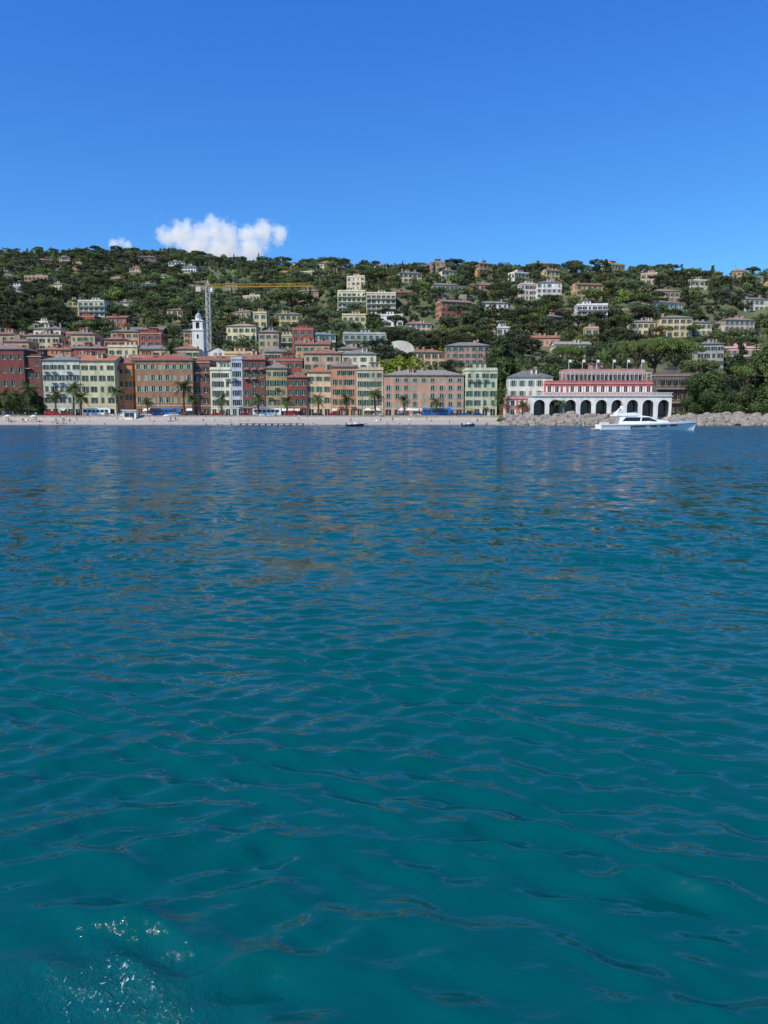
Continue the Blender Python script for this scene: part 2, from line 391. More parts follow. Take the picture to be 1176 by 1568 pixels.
    sw=np.exp(-(np.log(lams/.36))**2/(2*.5**2))+.25*np.exp(-(np.log(lams/1.8))**2/(2*.45**2))
    sw=sw/np.sqrt((sw**2).sum())*.15*1.414
    for lam,sl in zip(lams,sw):
        ang=rs.normal(0,.46)+ (rs.choice([-.25,.25]))
        kk=2*math.pi/lam; kx,ky=math.sin(ang)*kk,math.cos(ang)*kk
        wgt=np.clip((lam/DR-2.0)/3.0,0,1)
        ph=kx*(X+wx*min(1,lam))+ky*(Y+wy*min(1,lam))+rs.uniform(0,6.28)
        a=sl/kk*wgt*(grp if lam<1.2 else 1)
        Z+=a*np.sin(ph); c_=np.cos(ph)*a*.4; dX+=c_*math.sin(ang); dY+=c_*math.cos(ang)
    fm=np.exp(-(((X+1.5)/.55)**2+((Y-3.8)/.4)**2))+.7*np.exp(-(((X+1.05)/.45)**2+((Y-3.4)/.3)**2))
    fm=np.clip(fm,0,1)
    V=np.stack([X+dX,Y+dY,Z],-1).reshape(-1,3)
    wo=rawgrid('sea_water',V,len(R),len(th),wm,wrap=True)
    mid=np.clip((RRg-7)/14,0,1)*np.clip((110-RRg)/60,0,1)
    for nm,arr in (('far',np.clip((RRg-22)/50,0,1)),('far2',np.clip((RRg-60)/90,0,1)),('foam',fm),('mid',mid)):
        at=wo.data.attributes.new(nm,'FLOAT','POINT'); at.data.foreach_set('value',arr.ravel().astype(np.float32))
# ------------------------------------------------------------------ trees
LEAF=leafmat('foliage',(.070,.098,.040),(.170,.205,.085))
LEAFD=leafmat('foliage_pine',(.042,.066,.028),(.115,.150,.056))
def leaves(rs,clusters,size,out=.65):
    V=[];C=[]
    for (cx,cy,cz,rx,ry,rz,n) in clusters:
        d=rs.normal(size=(n,3)); d/=np.linalg.norm(d,axis=1)[:,None]
        r=rs.uniform(.55,1.08,(n,1))
        p=d*r*np.array([rx,ry,rz])+np.array([cx,cy,cz])
        nn=d*out+rs.normal(size=(n,3))*.4; nn/=np.linalg.norm(nn,axis=1)[:,None]
        t=np.cross(nn,rs.normal(size=(n,3))); t/=np.linalg.norm(t,axis=1)[:,None]
        bt=np.cross(nn,t); s=size*rs.uniform(.6,1.3,(n,1))
        V.append(np.stack([p-t*s,p-bt*s*.6,p+t*s,p+bt*s*.6],1).reshape(-1,3)); cl=rs.uniform(0,1)
        C.append(np.clip(cl*.6+rs.uniform(0,.4,n),0,1).repeat(4))
    return np.concatenate(V),np.concatenate(C)
def limb(V,Fc,a,b,r0,r1,seg=6):
    a=Vector(a);b=Vector(b);d=(b-a).normalized(); up=Vector((0,0,1)) if abs(d.z)<.9 else Vector((1,0,0))
    e=d.cross(up).normalized(); g=d.cross(e).normalized(); k=len(V)
    for q,r in((a,r0),(b,r1)):
        for i in range(seg):
            t=2*math.pi*i/seg; V.append(tuple(q+e*math.cos(t)*r+g*math.sin(t)*r))
    for i in range(seg): j=(i+1)%seg; Fc.append((k+i,k+j,k+seg+j,k+seg+i))
def treemesh(name,kind,seed,dens=1.0,lm=None):
    rs=np.random.RandomState(seed); V=[];Fc=[]; cl=[]
    if kind=='broad':
        for i in range(11):
            a=rs.uniform(0,6.28); r=rs.uniform(.5,2.7); z=rs.uniform(2.2,6.6)-r*.35; s=rs.uniform(.9,1.9)
            cl.append((r*math.cos(a),r*math.sin(a),z,s,s,s*.8,int(62*dens*s/1.5)))
        limb(V,Fc,(0,0,-1),(0,0,2.5),.3,.2)
        for c in cl[:6]: limb(V,Fc,(0,0,2.2),(c[0]*.8,c[1]*.8,c[2]),.15,.05,5)
        size=.42/ (dens**.4)
    elif kind=='cypress':
        for i in range(8):
            z=1+i*1.15; s=1.15*math.sin(min(1,(i+1.5)/4)*1.57)*(1-max(0,i-3)/5.5); cl.append((rs.normal(0,.12),rs.normal(0,.12),z,s,s,1.0,int(55*dens)))
        limb(V,Fc,(0,0,-1),(0,0,8),.2,.05); size=.33/(dens**.4)
    elif kind=='pine':
        limb(V,Fc,(0,0,-1),(.2,.1,3.5),.35,.28); limb(V,Fc,(.2,.1,3.5),(.1,0,6.4),.28,.15)
        for i in range(24):
            a=rs.uniform(0,6.28); r=4.4*math.sqrt(rs.uniform(0,1)); z=7.5-r*r*.05+rs.uniform(-.5,.4); s=rs.uniform(1.0,1.6)
            cl.append((r*math.cos(a),r*math.sin(a),z,s,s,s*.6,int(42*dens))); limb(V,Fc,(.15,.05,rs.uniform(3.6,5.4)),(r*math.cos(a)*.85,r*math.sin(a)*.85,z-.3),.12,.04,5)
        size=.38/(dens**.4)
    elif kind=='shrub':
        for i in range(5):
            a=rs.uniform(0,6.28); r=rs.uniform(.2,1.4); s=rs.uniform(.6,1.1); cl.append((r*math.cos(a),r*math.sin(a),s*.6,s,s,s*.8,int(50*dens)))
        limb(V,Fc,(0,0,-.5),(0,0,.8),.1,.06); size=.3/(dens**.4)
    elif kind=='tall':
        for i in range(11):
            z=2.5+i*.8; w=2.2*(1-(i/13.)**1.5); a=rs.uniform(0,6.28); r=rs.uniform(0,.8)*w; s=rs.uniform(.7,1.2)*(1-i/22)
            cl.append((r*math.cos(a),r*math.sin(a),z,s*1.2,s*1.2,s*.8,int(60*dens)))
            limb(V,Fc,(0,0,z-.8),(r*math.cos(a),r*math.sin(a),z),.1,.04,5)
        limb(V,Fc,(0,0,-1),(0,0,10),.3,.08); size=.4/(dens**.4)
    elif kind=='pinebig':
        forks=[]
        limb(V,Fc,(0,0,-1),(.3,0,4.6),.4,.32,8)
        for i in range(6):
            a=i*1.05+rs.uniform(-.2,.2); rr_=rs.uniform(2.2,3.8); f=(rr_*math.cos(a)+.3,rr_*math.sin(a),rs.uniform(7.4,8.0)); forks.append(f); limb(V,Fc,(.3,0,4.4),f,.24,.14,6)
        for i in range(56):
            a=rs.uniform(0,6.28); r=7.4*math.sqrt(rs.uniform(0,1)); z=9.3-r*r*.026+rs.uniform(-.4,.4); s=rs.uniform(.8,1.4)
            q=(r*math.cos(a),r*math.sin(a),z); f=min(forks,key=lambda f:(f[0]-q[0])**2+(f[1]-q[1])**2)
            limb(V,Fc,f,(q[0],q[1],z-.2),.1,.04,5); cl.append((*q,s*1.2,s*1.2,s*.5,int(95*dens)))
        size=.2
    nb=len(Fc); k=len(V)
    LV,C=leaves(rs,cl,size)
    nl=len(LV)//4
    V=V+[tuple(q) for q in LV]; Fc=Fc+[(k+4*i,k+4*i+1,k+4*i+2,k+4*i+3) for i in range(nl)]
    me=bpy.data.meshes.new(name); me.from_pydata(V,[],Fc)
    me.materials.append(BARK); me.materials.append(lm or (LEAFD if kind in('cypress','pine','tall') else LEAF))
    me.polygons.foreach_set('material_index',[0]*nb+[1]*nl)
    at=me.attributes.new('clump','FLOAT','POINT'); at.data.foreach_set('value',np.concatenate([np.zeros(k),C]).astype(np.float32))
    me.update(); return me
coll=bpy.data.collections.new('tree_kinds')
for i,kd in enumerate(['broad','broad','broad','cypress','pine','shrub','tall','broad']):
    o=bpy.data.objects.new('k%d_%s'%(i,kd),treemesh('k%d_%s'%(i,kd),kd,20+i)); coll.objects.link(o)
def scatter(name,P,ROT,S,I,T):
    me=bpy.data.meshes.new(name); me.from_pydata([tuple(p) for p in P],[],[])
    a=me.attributes.new('rz','FLOAT_VECTOR','POINT'); a.data.foreach_set('vector',np.array([(0,0,r) for r in ROT],np.float32).ravel())
    a=me.attributes.new('scl','FLOAT_VECTOR','POINT'); a.data.foreach_set('vector',np.array(S,np.float32).ravel())
    a=me.attributes.new('idx','INT','POINT'); a.data.foreach_set('value',np.array(I,np.int32))
    a=me.attributes.new('tint','FLOAT_COLOR','POINT'); a.data.foreach_set('color',np.array([(*t,1) for t in T],np.float32).ravel())
    o=bpy.data.objects.new(name,me); COL.objects.link(o)
    ng=bpy.data.node_groups.new(name,'GeometryNodeTree')
    ng.interface.new_socket('Geometry',in_out='INPUT',socket_type='NodeSocketGeometry'); ng.interface.new_socket('Geometry',in_out='OUTPUT',socket_type='NodeSocketGeometry')
    A=ng.nodes; K=ng.links; gi=A.new('NodeGroupInput'); go=A.new('NodeGroupOutput')
    ci=A.new('GeometryNodeCollectionInfo'); ci.inputs['Collection'].default_value=coll; ci.inputs['Separate Children'].default_value=True; ci.inputs['Reset Children'].default_value=True
    ip=A.new('GeometryNodeInstanceOnPoints'); ip.inputs['Pick Instance'].default_value=True
    def na(n,t):
        q=A.new('GeometryNodeInputNamedAttribute'); q.data_type=t; q.inputs['Name'].default_value=n; return [s for s in q.outputs if s.enabled and s.name=='Attribute'][0]
    K.new(gi.outputs[0],ip.inputs['Points']); K.new(ci.outputs[0],ip.inputs['Instance'])
    K.new(na('idx','INT'),ip.inputs['Instance Index']); K.new(na('rz','FLOAT_VECTOR'),ip.inputs['Rotation']); K.new(na('scl','FLOAT_VECTOR'),ip.inputs['Scale'])
    K.new(ip.outputs[0],go.inputs[0]); md=o.modifiers.new('scatter','NODES'); md.node_group=ng
    return o
BL=[]
def keep(x0,x1,y0,y1): BL.append((x0,x1,y0,y1))
PVZ=2.84
TC='#b06a48'; SL='#988f83'
pal=['#cf9566','#ddb880','#bd7654','#dcc79a','#a8584a','#d29c72','#e0d0ae','#c4a685','#d6a262','#b98a76','#d0b890']
@section
def town():
    front=[ # u0,u1,vt,Y,col,n,c,roof,rc,shutter,D
    (-120,-62,545,286,'#c9a27e',5,4,'hip',TC,None,13),
    (-60,-22,538,286,'#d9c29a',5,3,'hip',SL,None,13),
    (-20,40,534,284,'#84443e',5,5,'hip','#a08472','#55604f',13),
    (40.5,66,545,285,'#78483c',5,2,'flat',SL,'#4c5a50',12),
    (67,124,551,282,'#c6c6b2',5,5,'hip',SL,'#4a5a54',12),
    (125,177,552,282,'#cfc698',5,4,'gable','#cf7a4a','#47594e',12),
    (178,204,556,287,'#d68e52',4,2,'hip',TC,'#5d6a4e',14),
    (208,296,551,283,'#a07355',5,8,'hip','#bc5e40','#93a48c',13),
    (297,322,554,285,'#84564a',5,2,'flat',SL,'#454a45',12),
    (322.5,354,565,283,'#e2d8b8',5,3,'flat',SL,'#51605a',12),
    (354.5,372,549,283,'#bcc0ca',6,2,'flat',SL,'#6e7f90',12),
    (372.5,407,550,283,'#824640',6,3,'hip','#b06e4a','#4f6655',12),
    (407.5,440,563,283,'#b09468',5,3,'hip',SL,'#3f6b52',12),
    (440.5,470,577,283,'#84443c',4,3,'hip','#a56a50','#4c6a58',12),
    (470.5,507,569,284,'#dab98a',4,3,'hip','#c77c4e','#5d7d6a',12),
    (507.5,545,561,283,'#c68a64',5,4,'hip','#9a8270','#3f6b52',12),
    (545.5,587,565,283,'#c5b48e',5,4,'flat',SL,'#51705e',12),
    (588,710,574,282,'#c49478',5,9,'hip','#a89c90','#8ba08e',14),
    (712.5,761,566,281,'#c2c4a0',5,4,'flat',SL,'#3d6a55',12)]
    for (u0,u1,vt,Y,col,n,c,rf,rc,sh,D) in front:
        H=Zat(vt,Y)-PVZ-.3
        building('waterfront_house',Xat(u0,Y,10),Xat(u1,Y,10),Y,PVZ-.02,H,D,col,n,c,rf,rc,sh,shop=True,balc=.5 if random.random()<.7 else 0,rise=2.2 if rf!='flat' else None)
        keep(Xat(u0,Y),Xat(u1,Y),Y-6,Y+D)
    def townrow(Y,ua,ub,vmin,vmax,wmin,wmax,gap):
        u=ua
        while u<ub:
            w=random.uniform(wmin,wmax); vt=random.uniform(vmin,vmax)
            x0=Xat(u,Y,15); x1=x0+w; zb=gz((x0+x1)/2,Y)-.5; H=Zat(vt,Y)-zb-1.0
            if H>3.5:
                building('town_house',x0,x1,Y,zb,H,10,random.choice(pal),None,None,random.choice(['hip','hip','gable','flat']),random.choice([TC,TC,SL,'#9a8272','#b0785a']),found=3)
                keep(x0-1,x1+1,Y-3,Y+10)
            u+=w*F/Y+random.uniform(0,gap)
    townrow(303,-90,560,538,552,9,15,6)
    townrow(324,-90,290,520,536,9,15,14)
    townrow(324,345,520,524,540,9,14,20)
    townrow(348,-60,255,508,520,9,14,34)
    townrow(375,-60,500,498,508,9,13,90)
@section
def villas():
    hv=[ # u0,u1,vt,vb,col,roof,rc
    (120,160,459,486,'#e3dcc0','flat',SL),(104,127,457,470,'#dcb970','hip',SL),(198,216,408,421,'#e0b08c','hip',TC),(217,240,432,446,'#dedad0','hip',SL),
    (279,301,405,418,'#e4ddd2','hip',SL),(274,317,438,447,'#cdb8a0','hip',SL),(256,280,471,493,'#dcbf7c','hip','#b07858'),(347,393,494,523,'#e4d29c','hip','#c0a684'),
    (388,409,477,512,'#d2bb8c','flat',SL),(420,463,476,500,'#dcc184','hip','#a08c78'),(460,488,415,429,'#e2cf98','flat',SL),
    (517,560,444,480,'#e8dcb4','flat',SL),(561,606,447,484,'#e6d6aa','flat',SL),(583,617,481,501,'#e2e0da','flat',SL),(524,560,480,506,'#ddc88e','flat',SL),
    (526,592,508,533,'#b4b8ac','flat','#7d8a80'),(470,514,507,531,'#c4c8c8','hip','#8aa0a0'),(420,470,512,536,'#cbb890','flat',SL),(573,598,404,416,'#e6cfb4','hip',SL),(621,661,491,510,'#dfb8a8','hip','#c08a74'),
    (729,763,432,446,'#d99a88','hip','#c08a74'),(735,756,404,413,'#e8d6b8','hip',TC),(797,824,433,461,'#dcc6b8','flat',SL),(822,860,428,458,'#e8dcd6','hip',SL),
    (883,929,465,492,'#e6e2dc','flat',SL),(896,916,500,526,'#c9a07a','flat',SL),(981,1042,440,456,'#dfb294','hip','#b9947c'),
    (967,1010,488,515,'#e0c99a','hip',SL),(1011,1058,481,517,'#dcc08a','hip',SL),(1058,1090,490,515,'#e3d3ae','hip',SL),(1109,1157,484,517,'#d8b4a4','hip','#b58a72'),
    (1140,1180,453,477,'#ddd2b4','hip',SL),(1195,1240,470,495,'#d8b48a','hip',TC),
    (682,750,522,560,'#b9857a','hip',SL),(628,682,533,562,'#e2b878','hip','#b97a50'),(814,861,512,531,'#d99c88','gable','#c8744c'),(850,904,521,548,'#dccdb0','gable','#b9a590'),
    (110,146,483,497,'#b06048','flat','#a45a44'),(182,202,462,473,'#cdb79a','hip',SL),(60,110,512,540,'#d9a878','gable',TC),(318,345,478,492,'#d7c7a4','flat',SL),
    (600,632,444,458,'#c4785a','hip','#b5583c'),(640,668,404,414,'#cfa78c','hip',SL),(508,520,410,418,'#d9c7a0','hip',SL),(345,372,432,444,'#c9a88a','hip',TC),
    (1066,1105,522,575,'#b0aa9e','hip','#8d8a84'),(1110,1165,530,560,'#dfa89c','flat','#c9785c'),(1168,1230,520,560,'#d2b896','hip',SL),
    (0,60,508,528,'#c9a888','gable','#a47a64'),(240,262,420,430,'#dccab0','hip',TC),(15,40,428,438,'#cdb69c','hip',SL),(60,80,412,420,'#c6b49a','hip',TC)]
    for (u0,u1,vt,vb,col,rf,rc) in hv:
        uc=(u0+u1)/2; Y=hit(uc,vb)
        if Y is None: continue
        zb=gz(Xat(uc,Y,Zat(vb,Y)),Y)
        x0=Xat(u0,Y,zb);x1=Xat(u1,Y,zb); W=x1-x0; D=min(max(7,W*.7),13)
        rise=min(W,D)*.16 if rf!='flat' else 0
        H=Zat(vt,Y)-zb-(rise+.3 if rf!='flat' else 1.0); H=max(H,3.2)
        building('hillside_villa',x0,x1,Y,zb,H,D,col,None,None,rf,rc,found=4,rise=rise or None,balc=(2 if rf=='flat' and W>14 and random.random()<.7 else 0),closed=.15,yaw=random.uniform(-.12,.12))
        keep(x0-.5,x1+.5,Y-11,Y+D+1)
    def free(x0,x1,y0,y1): return all(x1<b[0] or x0>b[1] or y1<b[2] or y0>b[3] for b in BL)
    cnt=0
    for _ in range(1200):
        if cnt>=56: break
        u=random.choice([random.uniform(-60,1240),random.uniform(620,1240)]); v=random.choice([random.uniform(404,450),random.uniform(440,520),random.uniform(480,525)])
        Y=hit(u,v)
        if Y is None or Y<325: continue
        zb=gz(Xat(u,Y,Zat(v,Y)),Y); x=Xat(u,Y,zb); w=random.uniform(8,20); 
        if not free(x-w/2-3,x+w/2+3,Y-14,Y+13): continue
        if 935<u<1075 and v>500: continue
        building('hillside_house',x-w/2,x+w/2,Y,zb,random.choice([3.5,6.2,6.5,9]),random.uniform(7,9),random.choice(pal+['#e4dccb','#e2c9a8','#dcb8a0']),None,None,random.choice(['hip','hip','gable','flat']),random.choice([TC,SL,'#b0846a','#9a8272']),found=4,yaw=random.uniform(-.45,.45))
        keep(x-w/2,x+w/2,Y-5,Y+9); cnt+=1
    for (u,v,w) in [(730,470,30),(800,475,24),(690,458,20),(560,520,30),(880,500,26),(250,455,26),(1000,470,34),(160,500,30),(930,480,26),(1080,500,24)]:
        Y=hit(u,v)
        if not Y: continue
        zb=gz(Xat(u,Y,Zat(v,Y)),Y); x=Xat(u,Y,zb); mb=MB(); 
        for i in range(6): mb.box('wall',x-w/2+i*w/6,x-w/2+(i+1)*w/6-.02,Y+math.sin(i)*.4,Y+.6+math.sin(i)*.4,zb-2,zb+2.2+.15*(i%2))
        mb.finish('retaining_wall',(0,0,0),0,{'wall':mat('retaining_stone','#a59a86',.95,.4,.8,.05)},single=True); keep(x-w/2,x+w/2,Y-5,Y+1)
Yh=264
@section
def hotel():
    Y=276
    x0,x1=Xat(779,Y,10),Xat(846,Y,10)
    building('cream_villa',x0,x1,Y,PVZ+6.2,Zat(577,Y)-PVZ-6.5,12,'#e0dac6',2,5,'hip','#858079','#8ba08e',rise=2.6,found=0); keep(x0,x1,Y-8,Y+12)
    building('pink_house',Xat(778,271,5),Xat(834,271,5),Y-5,PVZ,6.2,17,'#cf8480',2,4,'flat','#a08878','#e2ddd0')
    X0,X1=Xat(814,Yh,5),Xat(1028,Yh,5); z0=1.6; H=Zat(607,Yh)-z0; n=9; depth=9
    mb=MB(); W=X1-X0; bw=W/n; r=bw*.37; sp=H-1.1-r
    for i in range(n):
        c=(i+.5)*bw; a,b_=c-r,c+r
        mb.poly('walls',[(i*bw,0,0),(a,0,0),(a,0,H),(i*bw,0,H)]); mb.poly('walls',[(b_,0,0),((i+1)*bw,0,0),((i+1)*bw,0,H),(b_,0,H)])
        S=14; prev=None
        for k in range(S+1):
            t=math.pi*(1-k/S); p=(c+r*math.cos(t),sp+r*math.sin(t))
            if prev:
                mb.poly('walls',[(prev[0],0,prev[1]),(p[0],0,p[1]),(p[0],0,H),(prev[0],0,H)])
                mb.poly('reveals',[(prev[0],0,prev[1]),(prev[0],.7,prev[1]),(p[0],.7,p[1]),(p[0],0,p[1])])
                q=lambda P:(c+(P[0]-c)*1.09,sp+(P[1]-sp)*1.09)
                A,B=q(prev),q(p); mb.poly('moulding',[(prev[0],-.08,prev[1]),(p[0],-.08,p[1]),(B[0],-.08,B[1]),(A[0],-.08,A[1])])
            prev=p
        mb.poly('reveals',[(a,0,0),(a,.7,0),(a,.7,sp),(a,0,sp)]); mb.poly('reveals',[(b_,.7,0),(b_,0,0),(b_,0,sp),(b_,.7,sp)])
        mb.poly('glass',[(a+.2,3.2,0),(b_-.2,3.2,0),(b_-.2,3.2,sp+r*.8),(a+.2,3.2,sp+r*.8)])
    mb.poly('back',[(0,3.3,0),(W,3.3,0),(W,3.3,H),(0,3.3,H)])
    mb.box('walls',0,.02,0.01,depth,0,H); mb.box('walls',W-.02,W,0.01,depth,0,H)
    mb.box('terrace',-.25,W+.25,-.35,depth,H,H+.3)
    k=int(W/.45)
    for j in range(k): mb.box('balustrade',j*W/k,j*W/k+.16,-.2,-.05,H+.3,H+1.15)
    mb.box('balustrade',-.2,W+.2,-.28,.02,H+1.15,H+1.3)
    col='#e6e0d6'
    mb.finish('white_arcade',(X0,Yh,z0),0,{'walls':facade(col),'reveals':facade(col),'moulding':WHITE,'back':facade('#6b6a66'),'balustrade':WHITE}); keep(X0,X1,Yh-10,Yh+10)
    hx0,hx1=Xat(836,Yh+8,9),Xat(1000,Yh+8,9); zb=2.7; zt=Zat(587,Yh+8)
    building('pink_hotel',hx0,hx1,Yh+9.2,zb,zt-zb,14,'#b5595a',3,14,'flat','#b09a88','#e4dfd2',closed=.1); keep(hx0,hx1,250,292)
    hx2,hx3=Xat(864,Yh+12,12),Xat(986,Yh+12,12); zc=zt+.25
    building('hotel_penthouse',hx2,hx3,Yh+11.5,zc,Zat(566,Yh+12)-zc-.8,9,'#b8807a',1,14,'flat','#b09a88','#5f8078',closed=.05)
    mb=MB(); W=hx3-hx2+3
    for j in range(22):
        x=j*W/21; mb.strut('posts',(x,0,0),(x,0,3.2),.12); mb.strut('beams',(x,-.4,3.25),(x,4.5,3.25),.12)
    mb.strut('beams',(0,0,3.2),(W,0,3.2),.15)
    mb.finish('roof_pergola',(hx2-1.5,Yh+9.6,zt+.5),0,{'posts':WHITE,'beams':WHITE})
    for u in (872,893,915,940,962,984):
        mb=MB(); mb.strut('pole',(0,0,0),(0,0,3.6),.1)
        for k in range(5): mb.poly('flag',[(k*.22,.08*math.sin(k*1.4),2.6),((k+1)*.22,.08*math.sin((k+1)*1.4),2.6),((k+1)*.22,.08*math.sin((k+1)*1.4),3.5),(k*.22,.08*math.sin(k*1.4),3.5)])
        mb.finish('roof_flag',(Xat(u,Yh+12,22),Yh+13,Zat(566,Yh+12)),0,{'pole':WHITE,'flag':mat('flag','#e2d9d0',.8)})
    building('terrace_building',Xat(1003,292,6),Xat(1062,292,6),292,2.7,Zat(575,292)-2.7,10,'#7b6a60',3,6,'flat',SL,'#3d3a36',balc=2); keep(Xat(1003,292),Xat(1062,292),284,303)
    xg0,xg1=Xat(935,308,10),Xat(1064,308,10)
    mb=MB(); mb.box('wall',xg0,xg1,303.5,304.2,0,13.0); mb.box('lawn',xg0,xg1,304.2,334,0,12.6)
    for j in range(30): x=lerp(xg0,xg1-.3,j/29); mb.box('parapet',x,x+.25,303.6,303.9,13.0,13.9)
    mb.box('parapet',xg0,xg1,303.55,303.95,13.9,14.05)
    mb.finish('garden_terrace',(0,0,0),0,{'wall':mat('retaining_stone','#a59a86',.95,.4,.8,.05),'lawn':mat('garden_lawn',(.06,.09,.03),.95,.3,1),'parapet':TRIM})
    keep(Xat(925,315),Xat(1075,315),303,348)
    mb=MB(); 
    Yd=hit(612,548) or 320; zd=gz(Xat(612,Yd,12),Yd); S=14
    def Q(i,j): t=math.pi*i/S; return (-7*math.cos(t),j*3,4.2*math.sin(t)+3)
    for i in range(S):
        for j in range(6): mb.poly('shell',[Q(i,j),Q(i+1,j),Q(i+1,j+1),Q(i,j+1)])
    mb.poly('end',[Q(k,0) for k in range(S+1)]); mb.box('base',-7,7,0,18,-2,2.99)
    mb.finish('sports_hall',(Xat(612,Yd,12),Yd+4,zd+1),0,{'shell':WHITE,'end':facade('#d9d2c0'),'base':facade('#d9d2c0')}); keep(Xat(595,Yd),Xat(630,Yd),Yd-5,Yd+20)
@section
def church():
    Yc=330; xc=Xat(306,Yc,25); zb=gz(xc,Yc)-1; w=2.4; zt=Zat(507,Yc)
    mb=MB(); hb=zt-zb
    def four(w,z0,z1,ops,rec=.22):
        for (O,ax,nr) in (((-w,-w),(1,0),(0,-1)),((w,-w),(0,1),(1,0)),((w,w),(-1,0),(0,1)),((-w,w),(0,-1),(-1,0))): wall(mb,O,ax,2*w,z0,z1,nr,ops,shut=False,frame=False,rec=rec)
    four(w,0,hb,[(w-.4,w+.4,h_,h_+1.6,'d') for h_ in np.arange(4,hb-3,5)])
    mb.box('cornice',-w-.3,w+.3,-w-.3,w+.3,hb,hb+.4)
    b0=hb+.4; bh=Zat(492,Yc)-zb-b0; wb=w*.86
    four(wb,b0,b0+bh,[(wb-.75,wb+.75,b0+.5,b0+bh-.6,'d')],.6)
    b1=b0+bh; mb.box('cornice',-wb-.35,wb+.35,-wb-.35,wb+.35,b1,b1+.35)
    mb.lathe('lantern',[(1.3,b1+.35),(1.3,b1+1.5),(1.5,b1+1.5),(1.5,b1+1.7)],0,0,10)
    mb.lathe('dome',[(1.4,b1+1.7),(1.3,b1+2.3),(1.0,b1+2.9),(.5,b1+3.3),(.12,b1+3.6),(.06,b1+5.0)],0,0,12)
    mb.box('cross',-.4,.4,-.05,.05,b1+4.5,b1+4.65)
    nw=10; nh=Zat(540,Yc)-zb
    wall(mb,(w+.3,-1),(1,0),nw,0,nh,(0,-1),[(nw/2-1,nw/2+1,0.2,4,'d'),(nw/2-1.2,nw/2+1.2,nh-5,nh-2.5,'d')],shut=False)
    mb.poly('walls',[(w+.3,-1,nh),(w+.3+nw,-1,nh),(w+.3+nw/2,-1,nh+2)])
    mb.box('walls',w+.3,w+.3+nw,-.7,18,0,nh); mb.poly('roof',[(w-.2,-1.3,nh-.2),(w+.3+nw/2,-1.3,nh+2.2),(w+.3+nw/2,18,nh+2.2),(w-.2,18,nh-.2)]); mb.poly('roof',[(w+.8+nw,-1.3,nh-.2),(w+.8+nw,18,nh-.2),(w+.3+nw/2,18,nh+2.2),(w+.3+nw/2,-1.3,nh+2.2)])
    cw=facade('#e4dfd2')
    mb.finish('church_with_bell_tower',(xc,Yc,zb),0,{'walls':cw,'glass':DARK,'sills':cw,'cornice':WHITE,'lantern':cw,'dome':mat('dome_slate','#9aa0a0',.6,.2),'cross':DARK,'roof':roofmat(SL)})
    keep(xc-4,xc+15,Yc-6,Yc+19)
@section
def crane():
    Yk=345; xk=Xat(321,Yk,30); zb=gz(xk,Yk)-.5; top=Zat(440,Yk)-zb; hw=.85
    mb=MB()
    for sx in(-hw,hw):
        for sy in(-hw,hw): mb.strut('mast',(sx,sy,0),(sx,sy,top),.2)
    z=0;k=0
    while z<top-1.5:
        s=1 if k%2 else -1
        mb.strut('mast',(-hw*s,-hw,z),(hw*s,-hw,z+1.7),.1); mb.strut('mast',(-hw*s,hw,z),(hw*s,hw,z+1.7),.1)
        mb.strut('mast',(-hw,-hw*s,z),(-hw,hw*s,z+1.7),.1); mb.strut('mast',(hw,-hw*s,z),(hw,hw*s,z+1.7),.1)
        mb.strut('mast',(-hw,-hw,z),(hw,-hw,z),.08); z+=1.7;k+=1
    mb.strut('apex',(-.6,0,top),(0,0,top+3),.2); mb.strut('apex',(.6,0,top),(0,0,top+3),.2)
    JL=(475-321)*Yk/F; n=30
    for i in range(n):
        a=i*JL/n; c=(i+1)*JL/n; m=(a+c)/2
        mb.strut('jib',(a,-.55,top),(c,-.55,top),.15); mb.strut('jib',(a,.55,top),(c,.55,top),.15); mb.strut('jib',(a,0,top+1.3),(c,0,top+1.3),.15)
        for sy in(-.55,.55): mb.strut('jib',(a,sy,top),(m,0,top+1.3),.09); mb.strut('jib',(m,0,top+1.3),(c,sy,top),.09)
    mb.strut('jib',(-5,-.55,top),(0,-.55,top),.2); mb.strut('jib',(-5,.55,top),(0,.55,top),.2); mb.box('counterweight',-5.2,-3,-.7,.7,top-1.8,top+.2)
    mb.strut('cable',(0,0,top+3),(JL*.6,0,top+1.3),.07); mb.strut('cable',(0,0,top+3),(-4.5,0,top),.07); mb.strut('cable',(JL*.45,0,top),(JL*.45,0,top-9),.06)
    mb.box('cab',.9,2.2,-.7,.7,top-2,top-.3)
    cg=mat('crane_grey','#c9c8c0',.6)
    mb.finish('tower_crane',(xk,Yk,zb),math.radians(-4),{'mast':cg,'apex':cg,'jib':mat('crane_yellow','#b8923c',.6),'cable':DARK,'cab':WHITE})
    keep(xk-3,xk+3,Yk-8,Yk+3)
